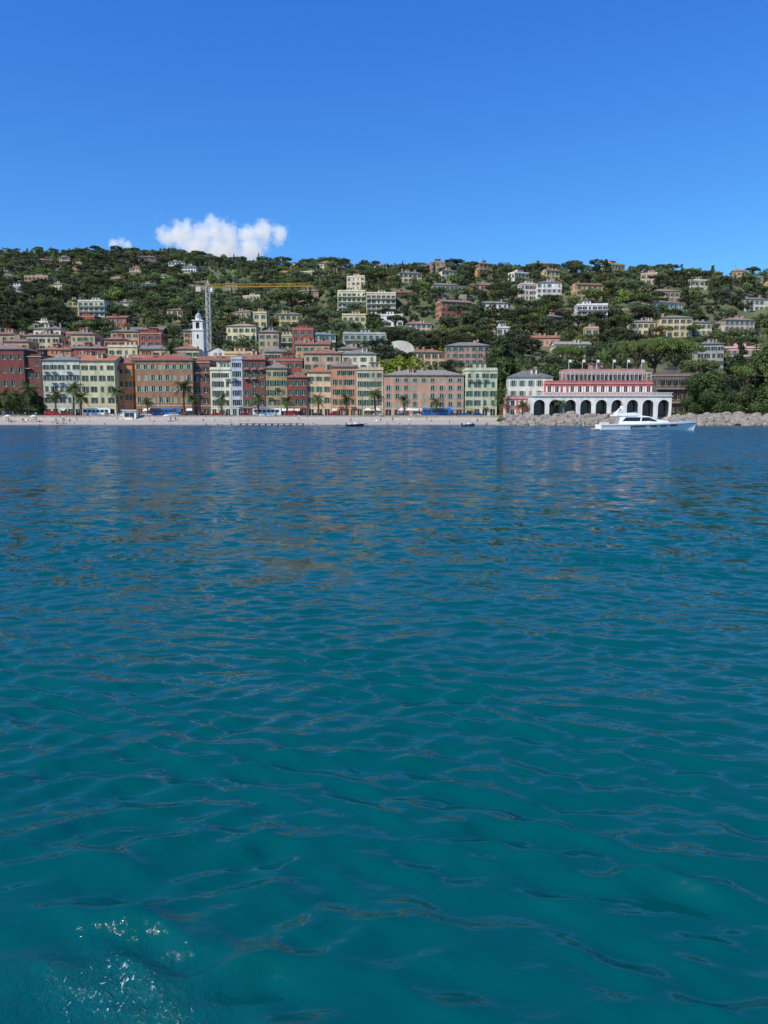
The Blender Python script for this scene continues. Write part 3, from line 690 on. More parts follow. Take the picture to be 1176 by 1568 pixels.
# ------------------------------------------------------------------ vegetation
def tint():
    r=random.random(); k=random.uniform(.55,1.25)
    if r<.12: return (1.4*k,1.55*k,.75*k)
    if r<.40: return (1.25*k,1.18*k,1.4*k)
    if r<.50: return (1.55*k,1.15*k,.9*k)
    return (k,k,k*.9)
@section
def woods():
    P=[];RO=[];S=[];I=[];T=[]
    sp=5.2; yv=300.; pts=[]
    inbox=lambda x,y: any(b[0]<x<b[1] and b[2]<y<b[3] for b in BL)
    while yv<960:
        s=sp*(1+ (yv-300)/1500)
        hw_=yv*.62+20
        xx=-hw_
        while xx<hw_:
            pts.append((xx+random.uniform(-.5,.5)*s,yv+random.uniform(-.5,.5)*s)); xx+=s
        yv+=s
    A=np.array(pts); ZZ=hill(A[:,0],A[:,1])
    UU=588+F*A[:,0]/(A[:,1]*.99-.124*A[:,1]*.13); RYY=np.interp(UU,RU,RY)
    for (x,y),z,ry in zip(pts,ZZ,RYY):
        if y>ry+12: continue
        d=mnoise.noise(Vector((x*.018,y*.018,0))); d2=mnoise.noise(Vector((x*.006+9,y*.012,3))); r=random.random()
        if inbox(x,y):
            b_=[q for q in BL if q[0]<x<q[1] and q[2]<y<q[3]]
            if all(y<q[2]+(6 if (q[3]-q[2])>18 else 0) for q in b_) and r<.75: k=5; s=random.uniform(.6,1.3)
            else: continue
        elif r<.10+ .10*(d<-.15): k=5; s=random.uniform(.8,1.8)
        elif r<.14+.08*(d2>.25): k=3; s=random.uniform(.7,1.3)
        elif r<.28+.1*(d2<-.1): k=4; s=random.uniform(.7,1.3)
        elif r<.35: k=6; s=random.uniform(.6,1.0)
        elif d<-.36 and random.random()<.5: continue
        else: k=random.choice([0,1,2,7]); s=random.uniform(.5,1.3)
        if y>ry-25: s*=(.8 if x<-50 else 1.0)*random.uniform(.6,1.1)
        if y>ry-25 and k==3: k=0
        P.append((x,y,z-.3)); RO.append(random.uniform(0,6.28))
        S.append((s,s*random.uniform(.85,1.15),s*random.uniform(.85,1.1))); I.append(k); 
        t=tint(); f=1.15+d*.8+d2*.6; T.append((t[0]*f,t[1]*f,t[2]*f) if k not in(3,) else (.7,.7,.75))
    scatter('hillside_trees',P,RO,S,I,T)
    P=[];RO=[];S=[];I=[];T=[]
    for i in range(440):
        r=random.random()
        if r<.45: u=random.uniform(-60,760); Yq=random.uniform(268.6,269.6); s=random.uniform(.3,.8)
        elif r<.85: u=random.uniform(1030,1260); Yq=random.uniform(264,285); s=random.uniform(.9,2.0)
        else: u=random.uniform(765,835); Yq=random.uniform(261,268); s=random.uniform(.6,1.3)
        x=Xat(u,Yq,3); P.append((x,Yq,gz(x,Yq)-.1)); RO.append(r*60); S.append((s,s,s)); I.append(5); T.append(tuple(np.array(tint())*.85))
    scatter('promenade_shrubs',P,RO,S,I,T)
def put(name,me,x,y,z,s,sz=None):
    o=bpy.data.objects.new(name,me); COL.objects.link(o); o.location=(x,y,z); o.scale=(s,s,sz or s); o.rotation_euler=(0,0,random.uniform(0,6.28)); return o
@section
def bigtrees():
    NL=leafmat('near_foliage',(.050,.080,.024),(.135,.18,.055),False)
    NP=leafmat('near_pine_foliage',(.085,.125,.03),(.20,.26,.065),False)
    ND=leafmat('near_dark_foliage',(.03,.05,.022),(.08,.115,.045),False)
    NY=leafmat('yellow_green_foliage',(.16,.21,.02),(.30,.34,.04),False)
    bigp=[treemesh('stone_pine_mesh',"pinebig",s,1.0,NP) for s in(5,6)]
    bigb=[treemesh('broad_mesh','broad',s,6.0,NL if s!=33 else ND) for s in(31,32,33)]
    bigy=treemesh('yellow_mesh','broad',40,5.0,NY)
    bigc=treemesh('cyp_mesh','cypress',41,4,ND)
    bigt=treemesh('tall_mesh','tall',42,5,ND)
    smp=treemesh('pine_mesh','pine',43,2.5,NL)
    def putv(name,me,u,vtop,Y,h0,wx=1.0,zg=None):
        if zg is None: zg=gz(Xat(u,Y,8),Y)
        H=Zat(vtop,Y)-zg; s=H/h0; return put(name,me,Xat(u,Y,zg+H/2),Y,zg,s*wx,s)
    for (u,v,Yq,w_) in [(974,521,312,.52),(1003,516,316,.66),(1034,518,311,.62)]: putv('stone_pine',bigp[int(u)%2],u,v,Yq,9.9,wx=w_,zg=12.6)
    putv('stone_pine',bigp[1],868,527,325,10.0,wx=.5); putv('stone_pine',bigp[0],1140,558,280,10.0,wx=.6)
    for (u,v,Yq) in [(700,397,590),(476,396,800),(502,394,790),(880,399,562),(1050,412,562),(1012,405,562),(640,402,640),(560,402,690),(820,403,565),(433,393,830),(1085,415,562),(756,408,575),(300,384,885),(60,378,900),(780,440,520),(1000,425,552),(1150,465,480),(880,430,535),(600,418,640),(540,425,640),(1030,470,470),(700,450,500),(940,450,500),(660,470,480),(450,445,560),(230,440,600)]:
        putv('stone_pine',smp,u,v,Yq,8.3,wx=1.15)
    for (u,v,Yq) in [(930,394,560),(915,402,562),(1050,420,545)]: putv('broadleaf_tree',bigb[0],u,v,Yq,7.5,wx=.7)
    for (u,v,Yq) in [(735,452,470),(742,455,474),(823,400,562),(795,438,520),(788,443,522),(1008,432,530)]: putv('cypress_tree',bigc,u,v,Yq,10)
    putv('yellow_green_tree',bigy,588,533,306,8,wx=1.1); putv('yellow_green_tree',bigy,610,535,308,8,wx=1.1)
    for (u,v,Yq) in [(772,505,318),(757,520,312),(790,535,312),(800,548,300),(775,556,296),(1075,560,285),(1100,556,283),(1122,570,276),(1150,583,268),(1174,572,270),(1085,590,268),(1105,596,266),(1060,602,268),(1190,556,275),
                     (20,592,276),(45,592,275),(60,604,275),(5,602,275),(-15,592,276),(862,548,298),(840,545,300),(1168,512,292),(1185,530,286),(925,545,300)]:
        putv('broadleaf_tree',random.choice(bigb),u,v,Yq,7.6,wx=random.uniform(.75,1.15) if Yq<300 else .8)
    for (u,v,Yq) in [(770,520,316),(815,545,308),(1130,520,310),(1118,548,282),(1155,555,276)]: putv('conifer_tree',bigt,u,v,Yq,11)
@section
def palms():
    PALM=leafmat('palm_fronds',(.06,.09,.025),(.15,.18,.06),False)
    def palmmesh(seed,trunk=7.0):
        rs=random.Random(seed); V=[];Fc=[]
        p=(0,0,-.3)
        for i in range(6):
            q=(.12*math.sin(i*.7),.05*i,trunk*(i+1)/6); limb(V,Fc,p,q,.3-.02*i,.28-.02*i,8); p=q
        nb=len(Fc)
        for i in range(36):
            a=rs.uniform(0,6.28); el=rs.uniform(-.5,1.2); Ln=rs.uniform(2.4,3.3); pr=Vector(p); d=Vector((math.cos(a)*math.cos(el),math.sin(a)*math.cos(el),math.sin(el)))
            side=Vector((-math.sin(a),math.cos(a),0))
            for k in range(7):
                nx=pr+d*Ln/7; wv=.45*math.sin((k+1)/8*math.pi)+.08; dn_=Vector((0,0,-.25*wv*2))
                for sgn in(1,-1):
                    for h in (0,.5):
                        a0=pr+(nx-pr)*h; a1=pr+(nx-pr)*(h+.4); tip=a0+side*sgn*wv*1.4+d*.25+dn_
                        kk=len(V); V+= [tuple(a0),tuple(a1),tuple(tip)]; Fc.append((kk,kk+1,kk+2))
                pr=nx; d=(d+Vector((0,0,-.22))).normalized()
        me=bpy.data.meshes.new('palm'); me.from_pydata(V,[],Fc); me.materials.append(BARK); me.materials.append(PALM)
        me.polygons.foreach_set('material_index',[0]*nb+[1]*(len(Fc)-nb))
        at=me.attributes.new('clump','FLOAT','POINT'); at.data.foreach_set('value',np.random.uniform(0,1,len(V)).astype(np.float32)); me.update(); return me
    pm=[palmmesh(s,t) for s,t in((1,5.),(2,6.5),(3,5.5))]
    for (u,v,Yq) in [(8,592,270),(45,580,272),(85,594,271),(112,580,271),(124,596,271),(180,588,271),(226,606,271),(282,578,271),(296,600,271),(340,600,271),(395,598,271),(440,604,271),(487,600,271),(530,598,271),(575,590,271),(620,604,271),(668,606,271),(765,592,271),(768,610,270),(775,565,285),(800,612,268),(860,610,262)]:
        zg=2.7; H=Zat(v,Yq)-zg; i=random.randrange(3); h0=[7.2,8.7,7.7][i]; put('palm_tree',pm[i],Xat(u,Yq,6),Yq,zg,max(1.15,H/h0),H/h0)
    for (u,v,Yq) in [(262,512,312),(935,520,300),(925,528,298),(1170,505,300)]:
        zg=gz(Xat(u,Yq,10),Yq); H=Zat(v,Yq)-zg; put('palm_tree',pm[1],Xat(u,Yq,15),Yq,zg,1.5,H/8.7)
@section
def allrocks():
    bm=bmesh.new(); bmesh.ops.create_icosphere(bm,subdivisions=2,radius=1); bm.verts.index_update(); bv=[v.co.copy() for v in bm.verts]; bf=[[v.index for v in f.verts] for f in bm.faces]; bm.free()
    def rocks(name,ua,ub,ya,yb,n,smin,smax,rise=2.2):
        V=[];Fc=[]
        for i in range(n):
            Yq=random.uniform(ya,yb); x=Xat(random.uniform(ua,ub),Yq,1); t=(Yq-ya)/(yb-ya); z=-.2+t*rise; s=random.uniform(smin,smax)
            off=Vector((random.uniform(0,99),)*3); M=Matrix.Rotation(random.uniform(0,6.28),3,'Z')@Matrix.Rotation(random.uniform(-.6,.6),3,'X')
            sc=Vector((random.uniform(.8,1.5),random.uniform(.7,1.1),random.uniform(.55,.95)))
            k=len(V)
            for v in bv:
                q=v*(1+.4*mnoise.noise(v*1.3+off)); q=Vector((round(q.x*2.5)/2.5*.6+q.x*.4,q.y,round(q.z*2)/2*.6+q.z*.4)); q=M@Vector((q.x*sc.x,q.y*sc.y,q.z*sc.z))*s
                V.append((q.x+x,q.y+Yq,q.z+z))
            Fc+=[tuple(k+j for j in f) for f in bf]
        me=bpy.data.meshes.new(name); me.from_pydata(V,[],Fc); me.materials.append(mat('rock','#91877a',.95,.5,1.0,.1)); me.update()
        o=bpy.data.objects.new(name,me); COL.objects.link(o)
    rocks('rock_breakwater',772,962,245,258,230,.8,2.0,3.0)
    rocks('rock_breakwater',1030,1290,244,259,330,.8,2.1,3.2)
    rocks('shore_rocks',-60,770,250.5,253,60,.15,.35,1)
@section
def yacht():
    Yy=163; xs0=Xat(916,Yy,1); Ly=Xat(1064,Yy,1)-xs0
    mb=MB(); ns=28; rings=[]
    for i in range(ns+1):
        t=i/ns; x=t*Ly*.985
        bw=2.45*(1-max(0,(t-.45)/.55)**2.4)+.02
        bwl=bw*lerp(.88,.45,t**2)
        sheer=1.25+.75*t**1.5; keel=-.7+ .9*max(0,(t-.85)/.15)**1.5
        rake=(t**4)*.5
        rings.append([(x,0,keel),(x,-bwl*.8,-.25+.3*max(0,t-.8)),(x+rake*.3,-bwl,.15),(x+rake,-bw*.97,sheer*.72),(x+rake*1.2,-bw,sheer),(x+rake*1.2,bw,sheer),(x+rake,bw*.97,sheer*.72),(x+rake*.3,bwl,.15),(x,bwl*.8,-.25+.3*max(0,t-.8))])
    for a,c in zip(rings[:-1],rings[1:]):
        for j in range(9):
            j2=(j+1)%9; mb.poly('deck' if j==4 else 'hull',[a[j],a[j2],c[j2],c[j]])
    mb.poly('hull',rings[0]); mb.poly('hull',rings[-1][::-1])
    for a,c in zip(rings[:-1],rings[1:]):
        for j,sg in((3,-1),(6,1)):
            P0=Vector(a[j]);P1=Vector(c[j]); o=Vector((0,.03*sg,0)); up=Vector((0,0,.12)); mb.poly('stripe',[P0+o,P1+o,P1+o+up,P0+o+up])
    for j0,j1 in((9,13),(14,16),(17,19),(20,22)):
        for sg in(-1,1):
            a=rings[j0];c=rings[j1]; k=3 if sg<0 else 6; up=Vector((0,0,.28))
            P0=Vector(a[k])+Vector((0,.04*sg,-.36)); P1=Vector(c[k])+Vector((0,.04*sg,-.36)); mb.poly('windows',[P0,P1,P1+up,P0+up])
    def cabin(part,prof,hw0,hw1):
        R=[[(x,-hw0*k,zb_),(x,-hw1*k,zt_),(x,hw1*k,zt_),(x,hw0*k,zb_)] for (x,zb_,zt_,k) in prof]
        for a,c in zip(R[:-1],R[1:]):
            for j in range(3): mb.poly(part,[a[j],a[j+1],c[j+1],c[j]])
        mb.poly(part,R[0]); mb.poly(part,R[-1][::-1])
    L0=Ly
    cabin('superstructure',[(.20*L0,1.3,2.9,1),(.24*L0,1.3,3.05,1),(.42*L0,1.3,3.1,1),(.50*L0,1.4,2.9,.97),(.60*L0,1.5,2.25,.85),(.72*L0,1.6,1.8,.6)],1.95,1.55)
    for sg in(-1,1):
        def W_(x,z,k=1): hw=lerp(1.95,1.55,(z-1.3)/1.7)*k; return (x*L0,sg*(hw+.05),z)
        mb.poly('windows',[W_(.22,1.95),W_(.40,1.95),W_(.41,2.75),W_(.26,2.75)])
        mb.poly('windows',[W_(.415,1.95),W_(.585,1.95,.9),W_(.50,2.72,.98),W_(.425,2.75)])
    mb.poly('windows',[(.505*L0,-1.35,2.9),(.505*L0,1.35,2.9),(.60*L0,1.3,2.3),(.60*L0,-1.3,2.3)])
    cabin('flybridge',[(.14*L0,3.0,3.15,1),(.2*L0,3.0,3.6,1),(.36*L0,3.05,3.7,1),(.42*L0,3.08,3.3,.9)],1.7,1.65)
    mb.poly('windows',[(.36*L0,-1.3,3.72),(.36*L0,1.3,3.72),(.395*L0,1.2,4.0),(.395*L0,-1.2,4.0)][::-1])
    for sg in(-1,1): mb.strut('radar_arch',(.17*L0,1.6*sg,3.1),(.235*L0,1.35*sg,4.45),.3)
    mb.box('radar_arch',.225*L0,.255*L0,-1.5,1.5,4.4,4.6); mb.lathe('radar_dome',[(.35,4.6),(.38,4.8),(.3,5.0),(.05,5.1)],.235*L0,0,10); mb.strut('mast',(.24*L0,.6,4.6),(.24*L0,.6,6.0),.05)
    mb.box('swim_platform',-.9,.02,-1.9,1.9,.25,.4)
    mb.box('cockpit_seat',.03*L0,.09*L0,-1.6,1.6,1.25,1.75)
    for sg in(-1,1):
        pr=None
        for i in range(14,ns+1,2):
            q=Vector(rings[i][4 if sg<0 else 5]); tp=q+Vector((0,-sg*0.05,.75)); mb.strut('rails',q,tp,.04)
            if pr: mb.strut('rails',pr,tp,.04)
            pr=tp
        mb.box('fender',.3*L0,.31*L0,sg*2.5-.12,sg*2.5+.12,.3,.9)
    gel=mat('gelcoat','#f2f2f0',.25,.03,spec=.5)
    mb.finish('motor_yacht',(xs0,Yy,0),0,{'hull':gel,'deck':mat('teak_deck','#d9cdb8',.6,.1),'stripe':mat('navy_stripe','#2a3550',.4),'windows':mat('tinted_glass',(.015,.018,.022),.08,.1,spec=.6),'superstructure':gel,'flybridge':gel,'radar_arch':gel,'radar_dome':gel,'mast':gel,'rails':mat('chrome',(.6,.6,.62),.25,.05,metal=1),'fender':mat('fender_blue','#27406a',.5)})
@section
def boats():
    def smallboat(u,v,L_,hullc):
        Yb=HC/math.tan(PT-math.atan((784-v)/F)); mb=MB(); n=10; R=[]
        for i in range(n+1):
            t=i/n; b_=.95*(1-max(0,(t-.4)/.6)**2)+.02; R.append([(t*L_,0,-.25+.3*t**3),(t*L_,-b_*.8,.05),(t*L_,-b_,.55+.25*t),(t*L_,b_,.55+.25*t),(t*L_,b_*.8,.05)])
        dn=Vector((0,0,.1))
        for a,c in zip(R[:-1],R[1:]):
            for j in range(5):
                if j==2: mb.poly('deck',[Vector(q)-dn for q in (a[2],a[3],c[3],c[2])])
                else: mb.poly('hull',[a[j],a[(j+1)%5],c[(j+1)%5],c[j]])
        mb.poly('hull',R[0]); mb.box('console',L_*.4,L_*.55,-.4,.4,.5,1.3); mb.poly('windscreen',[(L_*.55,-.4,1.3),(L_*.55,.4,1.3),(L_*.5,.35,1.7),(L_*.5,-.35,1.7)])
        mb.box('outboard',-.35,-.02,-.2,.2,.1,1.0); mb.box('bench',L_*.1,L_*.2,-.7,.7,.45,.8)
        mb.finish('small_motorboat',(Xat(u,Yb,0),Yb,0),random.uniform(-.2,.2),{'hull':hullc,'console':WHITE,'windscreen':GLASS,'outboard':DARK,'bench':WHITE})
    smallboat(531,653,5.0,DARK); smallboat(708,653,3.6,mat('hull_grey','#555a60',.4))
    mb=MB(); xj0,xj1=Xat(367,247,0),Xat(466,247,0)
    mb.box('deck',xj0,xj1,246,248,.55,.7)
    x=xj0+.3
    while x<xj1: mb.strut('piles',(x,246.2,-1.5),(x,246.2,.55),.22); mb.strut('piles',(x,247.8,-1.5),(x,247.8,.55),.22); x+=2
    mb.finish('jetty',(0,0,0),0,{'deck':mat('jetty_wood','#6d6257',.9,.3),'piles':DARK})
rnd=random.Random(11)
@section
def cars():
    rtyre=mat('tyre',(.02,.02,.02),.9)
    def carmesh(kind):
        if kind=='hatch': prof=[(0,.35),(0,.85),(.25,.95),(.7,1.4),(2.3,1.47),(3.0,.95),(3.9,.8),(4.0,.35)]; L_=4.0
        elif kind=='van': prof=[(0,.35),(0,1.9),(.2,2.1),(3.7,2.1),(4.4,1.15),(5.0,1.0),(5.05,.35)]; L_=5.05
        else: prof=[(0,.4),(0,2.9),(.2,3.05),(9.6,3.05),(9.9,2.8),(10,.4)]; L_=10
        hw=.85 if kind=='hatch' else (.95 if kind=='van' else 1.2)
        mb=MB(); f=lambda z:hw*(1 if z<1 else (.9 if kind!='bus' else 1))
        for sg in(-1,1):
            q=[(x,sg*f(z),z) for x,z in prof]; mb.poly('body',q if sg<0 else q[::-1])
        for (a,c) in zip(prof,prof[1:]+prof[:1]):
            mb.poly('body',[(a[0],-f(a[1]),a[1]),(c[0],-f(c[1]),c[1]),(c[0],f(c[1]),c[1]),(a[0],f(a[1]),a[1])])
        if kind=='hatch': gl=[[(.55,1.0),(.85,1.34),(1.45,1.36),(1.45,1.0)],[(1.55,1.0),(1.55,1.36),(2.25,1.38),(2.8,1.0)]]; ws=[((2.38,1.43),(2.93,.99)),((.3,1.0),(.65,1.37))]
        elif kind=='van': gl=[[(3.0,1.2),(3.0,1.9),(3.75,1.9),(4.25,1.2)]]; ws=[((3.75,2.05),(4.36,1.2))]
        else: gl=[[(.4+i*1.5,1.5),(.4+i*1.5,2.5),(1.7+i*1.5,2.5),(1.7+i*1.5,1.5)] for i in range(6)]; ws=[((10.0,1.2),(9.93,2.6))]
        for g_ in gl:
            for sg in(-1,1): mb.poly('glass',[(x,sg*(hw*(.985 if kind!='bus' else 1)+.02),z) for x,z in g_])
        for a,c in ws:
            mb.poly('glass',[(a[0]+.03,-hw*.8,a[1]+.02),(a[0]+.03,hw*.8,a[1]+.02),(c[0]+.03,hw*.85,c[1]+.02),(c[0]+.03,-hw*.85,c[1]+.02)])
        for wx_ in (L_*.19,L_*.8):
            for sg in(-1,1):
                r=.32 if kind!='bus' else .48; n=12; y0,y1=sg*(hw-.15),sg*(hw+.03); 
                ring=[(wx_+r*math.cos(2*math.pi*i/n),r+r*math.sin(2*math.pi*i/n)) for i in range(n)]
                mb.poly('wheels',[(x,y1,z) for x,z in ring])
                for i in range(n): a,c=ring[i],ring[(i+1)%n]; mb.poly('wheels',[(a[0],y0,a[1]),(c[0],y0,c[1]),(c[0],y1,c[1]),(a[0],y1,a[1])])
                mb.poly('hubs',[(wx_+.5*r*math.cos(2*math.pi*i/8),y1+sg*.01,r+.5*r*math.sin(2*math.pi*i/8)) for i in range(8)])
        mb.box('lights',L_-.03,L_+.02,-hw*.85,-hw*.5,.6,.75); mb.box('lights',L_-.03,L_+.02,hw*.5,hw*.85,.6,.75)
        return mb
    cc=['#d8d8d6','#c8cacc','#2b2f36','#8c1f1c','#5b6068','#1f3f78','#e6e6e4','#3a3a3c','#9fa3a8','#2a5d9c']
    def car(u,kind,col,Yq,nm):
        carmesh(kind).finish(nm,(Xat(u,Yq,3),Yq,2.72),0,{'body':mat('car_paint_'+col[1:],col,.3,.05,spec=.5),'wheels':rtyre,'hubs':mat('alloy',(.5,.5,.52),.35),'lights':WHITE})
    u=-40
    while u<750:
        if rnd.random()<.9: car(u,'van' if rnd.random()<.12 else 'hatch',rnd.choice(cc),rnd.choice([271.6,275.6]),'parked_car')
        u+=rnd.uniform(18,25)
    for u in (128,232,388): car(u,'bus','#e4e6e8' if u!=232 else '#2f6fb5',273.6,'parked_bus')
    car(646,'bus','#2f6fb5',273.6,'parked_bus')
@section
def furniture():
    for u in range(-10,770,62):
        h=7.5; Yq=269.3; mb=MB(); mb.lathe('pole',[(.14,0),(.1,1),(.06,h)],0,0,8); mb.strut('arm',(0,0,h),(.9,0,h+.15),.07); mb.box('head',.7,1.4,-.12,.12,h+.05,h+.2)
        mb.finish('street_lamp',(Xat(u+7,Yq,5),Yq,2.7),0,{'pole':DARK,'arm':DARK,'head':mat('lamp_head','#8a8c8c',.4)})
    for u in (12,52,255):
        Yq=rnd.uniform(259,264); col='#d8d2c4'; h=2.3; r=1.3
        mb=MB(); mb.lathe('pole',[(.03,0),(.03,h)],0,0,6)
        mb.lathe('canopy',[(.02,h+.1),(r*.5,h-.12),(r,h-.45),(r,h-.6)],0,0,8)
        mb.finish('beach_parasol',(Xat(u,Yq,2),Yq,gz(Xat(u,Yq,2),Yq)),0,{'pole':WHITE,'canopy':mat('canvas_'+col[1:],col,.8,.1)})
    for u0,u1,col in [(408,422,'#c9a83c'),(556,584,'#d4cfc0'),(610,632,'#d8d4c8'),(680,698,'#2f6fb5')]:
        Yq=277.6; x0,x1=Xat(u0,Yq,4),Xat(u1,Yq,4); n=max(1,round((x1-x0)/3.2)); w=(x1-x0)/n; mb=MB()
        for i in range(n):
            a,b_=i*w,(i+1)*w; c_=(a+b_)/2
            for q in((a,0),(b_,0),(b_,3),(a,3)): mb.strut('posts',(q[0],q[1],0),(q[0],q[1],2.3),.08)
            K=[(a,0,2.3),(b_,0,2.3),(b_,3,2.3),(a,3,2.3)]
            for k in range(4):
                A,B=K[k],K[(k+1)%4]; mb.poly('canopy',[A,B,(c_,1.5,3.2)]); mb.poly('canopy',[(A[0],A[1],2.05),(B[0],B[1],2.05),B,A])
            mb.box('counter',a+.3,b_-.3,.3,.8,0,1.0)
        mb.finish('promenade_gazebo',(x0,Yq,2.84),0,{'posts':WHITE,'canopy':mat('canvas_'+col[1:],col,.8,.1),'counter':mat('counter_wood','#8d7355',.8)})
    mb=MB(); 
    wall(mb,(0,0),(1,0),4.6,0,3.3,(0,-1),[(.6,4.0,1.1,2.4,'d')],shut=False); mb.box('walls',0,4.6,.3,3,0,3.3); mb.box('roof',-.3,4.9,-.6,3.3,3.3,3.5)
    mb.finish('beach_kiosk',(Xat(190,266,3),264.5,1.6),0,{'walls':facade('#f0ebdc'),'roof':WHITE})
    for i in range(10):
        u=rnd.choice([rnd.uniform(0,90),rnd.uniform(560,740),rnd.uniform(220,360)]); Yq=rnd.uniform(256,263)
        mb=MB(); mb.box('frame',0,1.3,0,.6,.28,.36); mb.poly('backrest',[(1.3,0,.36),(1.3,.6,.36),(1.8,.6,.8),(1.8,0,.8)])
        for q in((.1,.05),(1.2,.05),(.1,.5),(1.2,.5)): mb.strut('legs',(q[0],q[1],0),(q[0],q[1],.3),.05)
        mb.finish('sun_lounger',(Xat(u,Yq,1),Yq,gz(Xat(u,Yq,1),Yq)),rnd.uniform(-1,1),{'frame':WHITE,'backrest':WHITE,'legs':WHITE})
@section
def people():
    def personmesh(pose,shirt,pants,skin,hair):
        J={'pel':(0,0,.95),'sp':(0,0,1.2),'ch':(0,0,1.4),'nk':(0,0,1.52),'hd':(0,-.02,1.62),'ht':(0,0,1.74)}
        if pose=='stand': arms=[((.2,0,1.42),(.26,.02,1.15),(.27,-.05,.9),(.27,-.08,.78)),((-.2,0,1.42),(-.26,.02,1.15),(-.27,-.05,.9),(-.27,-.08,.78))]; legs=[((.1,0,.9),(.11,0,.5),(.12,.02,.08),(.13,-.12,.04)),((-.1,0,.9),(-.12,.02,.5),(-.14,.03,.08),(-.15,-.12,.04))]
        elif pose=='walk': arms=[((.2,0,1.42),(.25,.14,1.18),(.25,.12,.93),(.25,.08,.82)),((-.2,0,1.42),(-.25,-.1,1.17),(-.25,-.26,.97),(-.25,-.33,.88))]; legs=[((.1,0,.9),(.1,-.2,.52),(.1,-.2,.1),(.1,-.34,.05)),((-.1,0,.9),(-.1,.08,.5),(-.1,.35,.16),(-.1,.27,.04))]
        else:
            J={k:(v[0],v[1]+.12,v[2]-.8) for k,v in J.items()}; arms=[((.2,.12,.62),(.26,.28,.38),(.27,.38,.12),(.27,.42,.05)),((-.2,.12,.62),(-.26,.0,.42),(-.2,-.2,.38),(-.18,-.28,.4))]; legs=[((.1,.08,.13),(.14,-.32,.42),(.14,-.6,.08),(.14,-.74,.05)),((-.1,.08,.13),(-.14,-.34,.3),(-.14,-.75,.07),(-.14,-.88,.1))]
        V=[];E=[];R=[]
        def add(p,r): V.append(p);R.append(r);return len(V)-1
        ids=[add(J[k],r) for k,r in (('pel',(.15,.11)),('sp',(.13,.09)),('ch',(.16,.10)),('nk',(.055,.055)),('hd',(.085,.10)),('ht',(.07,.08)))]
        E+=[(ids[i],ids[i+1]) for i in range(5)]
        for a in arms:
            p=ids[2]
            for q,r in zip(a,(.06,.045,.035,.03)): k=add(q,(r,r)); E.append((p,k)); p=k
        for a in legs:
            p=ids[0]
            for q,r in zip(a,(.09,.065,.045,.035)): k=add(q,(r,r)); E.append((p,k)); p=k
        me=bpy.data.meshes.new('p'); me.from_pydata(V,E,[]); o=bpy.data.objects.new('p',me); COL.objects.link(o)
        o.modifiers.new('s','SKIN')
        for i,r in enumerate(R): me.skin_vertices[0].data[i].radius=r
        me.skin_vertices[0].data[0].use_root=True
        o.modifiers.new('ss','SUBSURF').levels=1
        dg=bpy.context.evaluated_depsgraph_get(); m2=bpy.data.meshes.new_from_object(o.evaluated_get(dg)); bpy.data.objects.remove(o)
        m2.materials.clear()
        for m in(mat('cloth_'+shirt[1:],shirt),mat('cloth_'+pants[1:],pants),mat('skin_'+skin[1:],skin,.6,.05),mat('hair_'+hair[1:],hair)): m2.materials.append(m)
        oz=0 if pose!='sit' else -.8
        for p in m2.polygons:
            c=p.center; z=c.z-oz; p.use_smooth=True
            if z>1.66 or (z>1.58 and c.y-(.12 if oz else 0)>.03): p.material_index=3
            elif z>1.5: p.material_index=2
            elif abs(c.x)>.23: p.material_index=2
            elif z>1.0: p.material_index=0
            elif (pose!='sit' and z>.5) or (pose=='sit' and c.z>.0 and c.y>-.25): p.material_index=1
            else: p.material_index=2
        return m2
    pms=[personmesh('stand','#e6e2da','#2e3a55','#c99a7c','#3a2a20'),personmesh('walk','#b5342c','#3a3a3c','#c99a7c','#2a201a'),personmesh('stand','#2f5fa0','#8a7a60','#b88a6c','#5a4630'),
         personmesh('sit','#c99a7c','#20304a','#c99a7c','#3a2a20'),personmesh('walk','#2b2b2e','#b5a890','#c99a7c','#6a5238'),personmesh('sit','#e0d6c8','#7a2c34','#c0906f','#2a201a')]
    for i in range(76):
        if i<46: u=rnd.choice([rnd.uniform(-20,120),rnd.uniform(120,400),rnd.uniform(400,760)]); Yq=rnd.uniform(254,264); k=rnd.randrange(6)
        else: u=rnd.uniform(-20,760); Yq=rnd.uniform(268.8,270.2); k=rnd.choice([0,1,2,4])
        x=Xat(u,Yq,2); o=bpy.data.objects.new('person',pms[k]); COL.objects.link(o); o.location=(x,Yq,gz(x,Yq)); o.rotation_euler=(0,0,rnd.uniform(0,6.28)); s=rnd.uniform(.92,1.06); o.scale=(s,s,s)
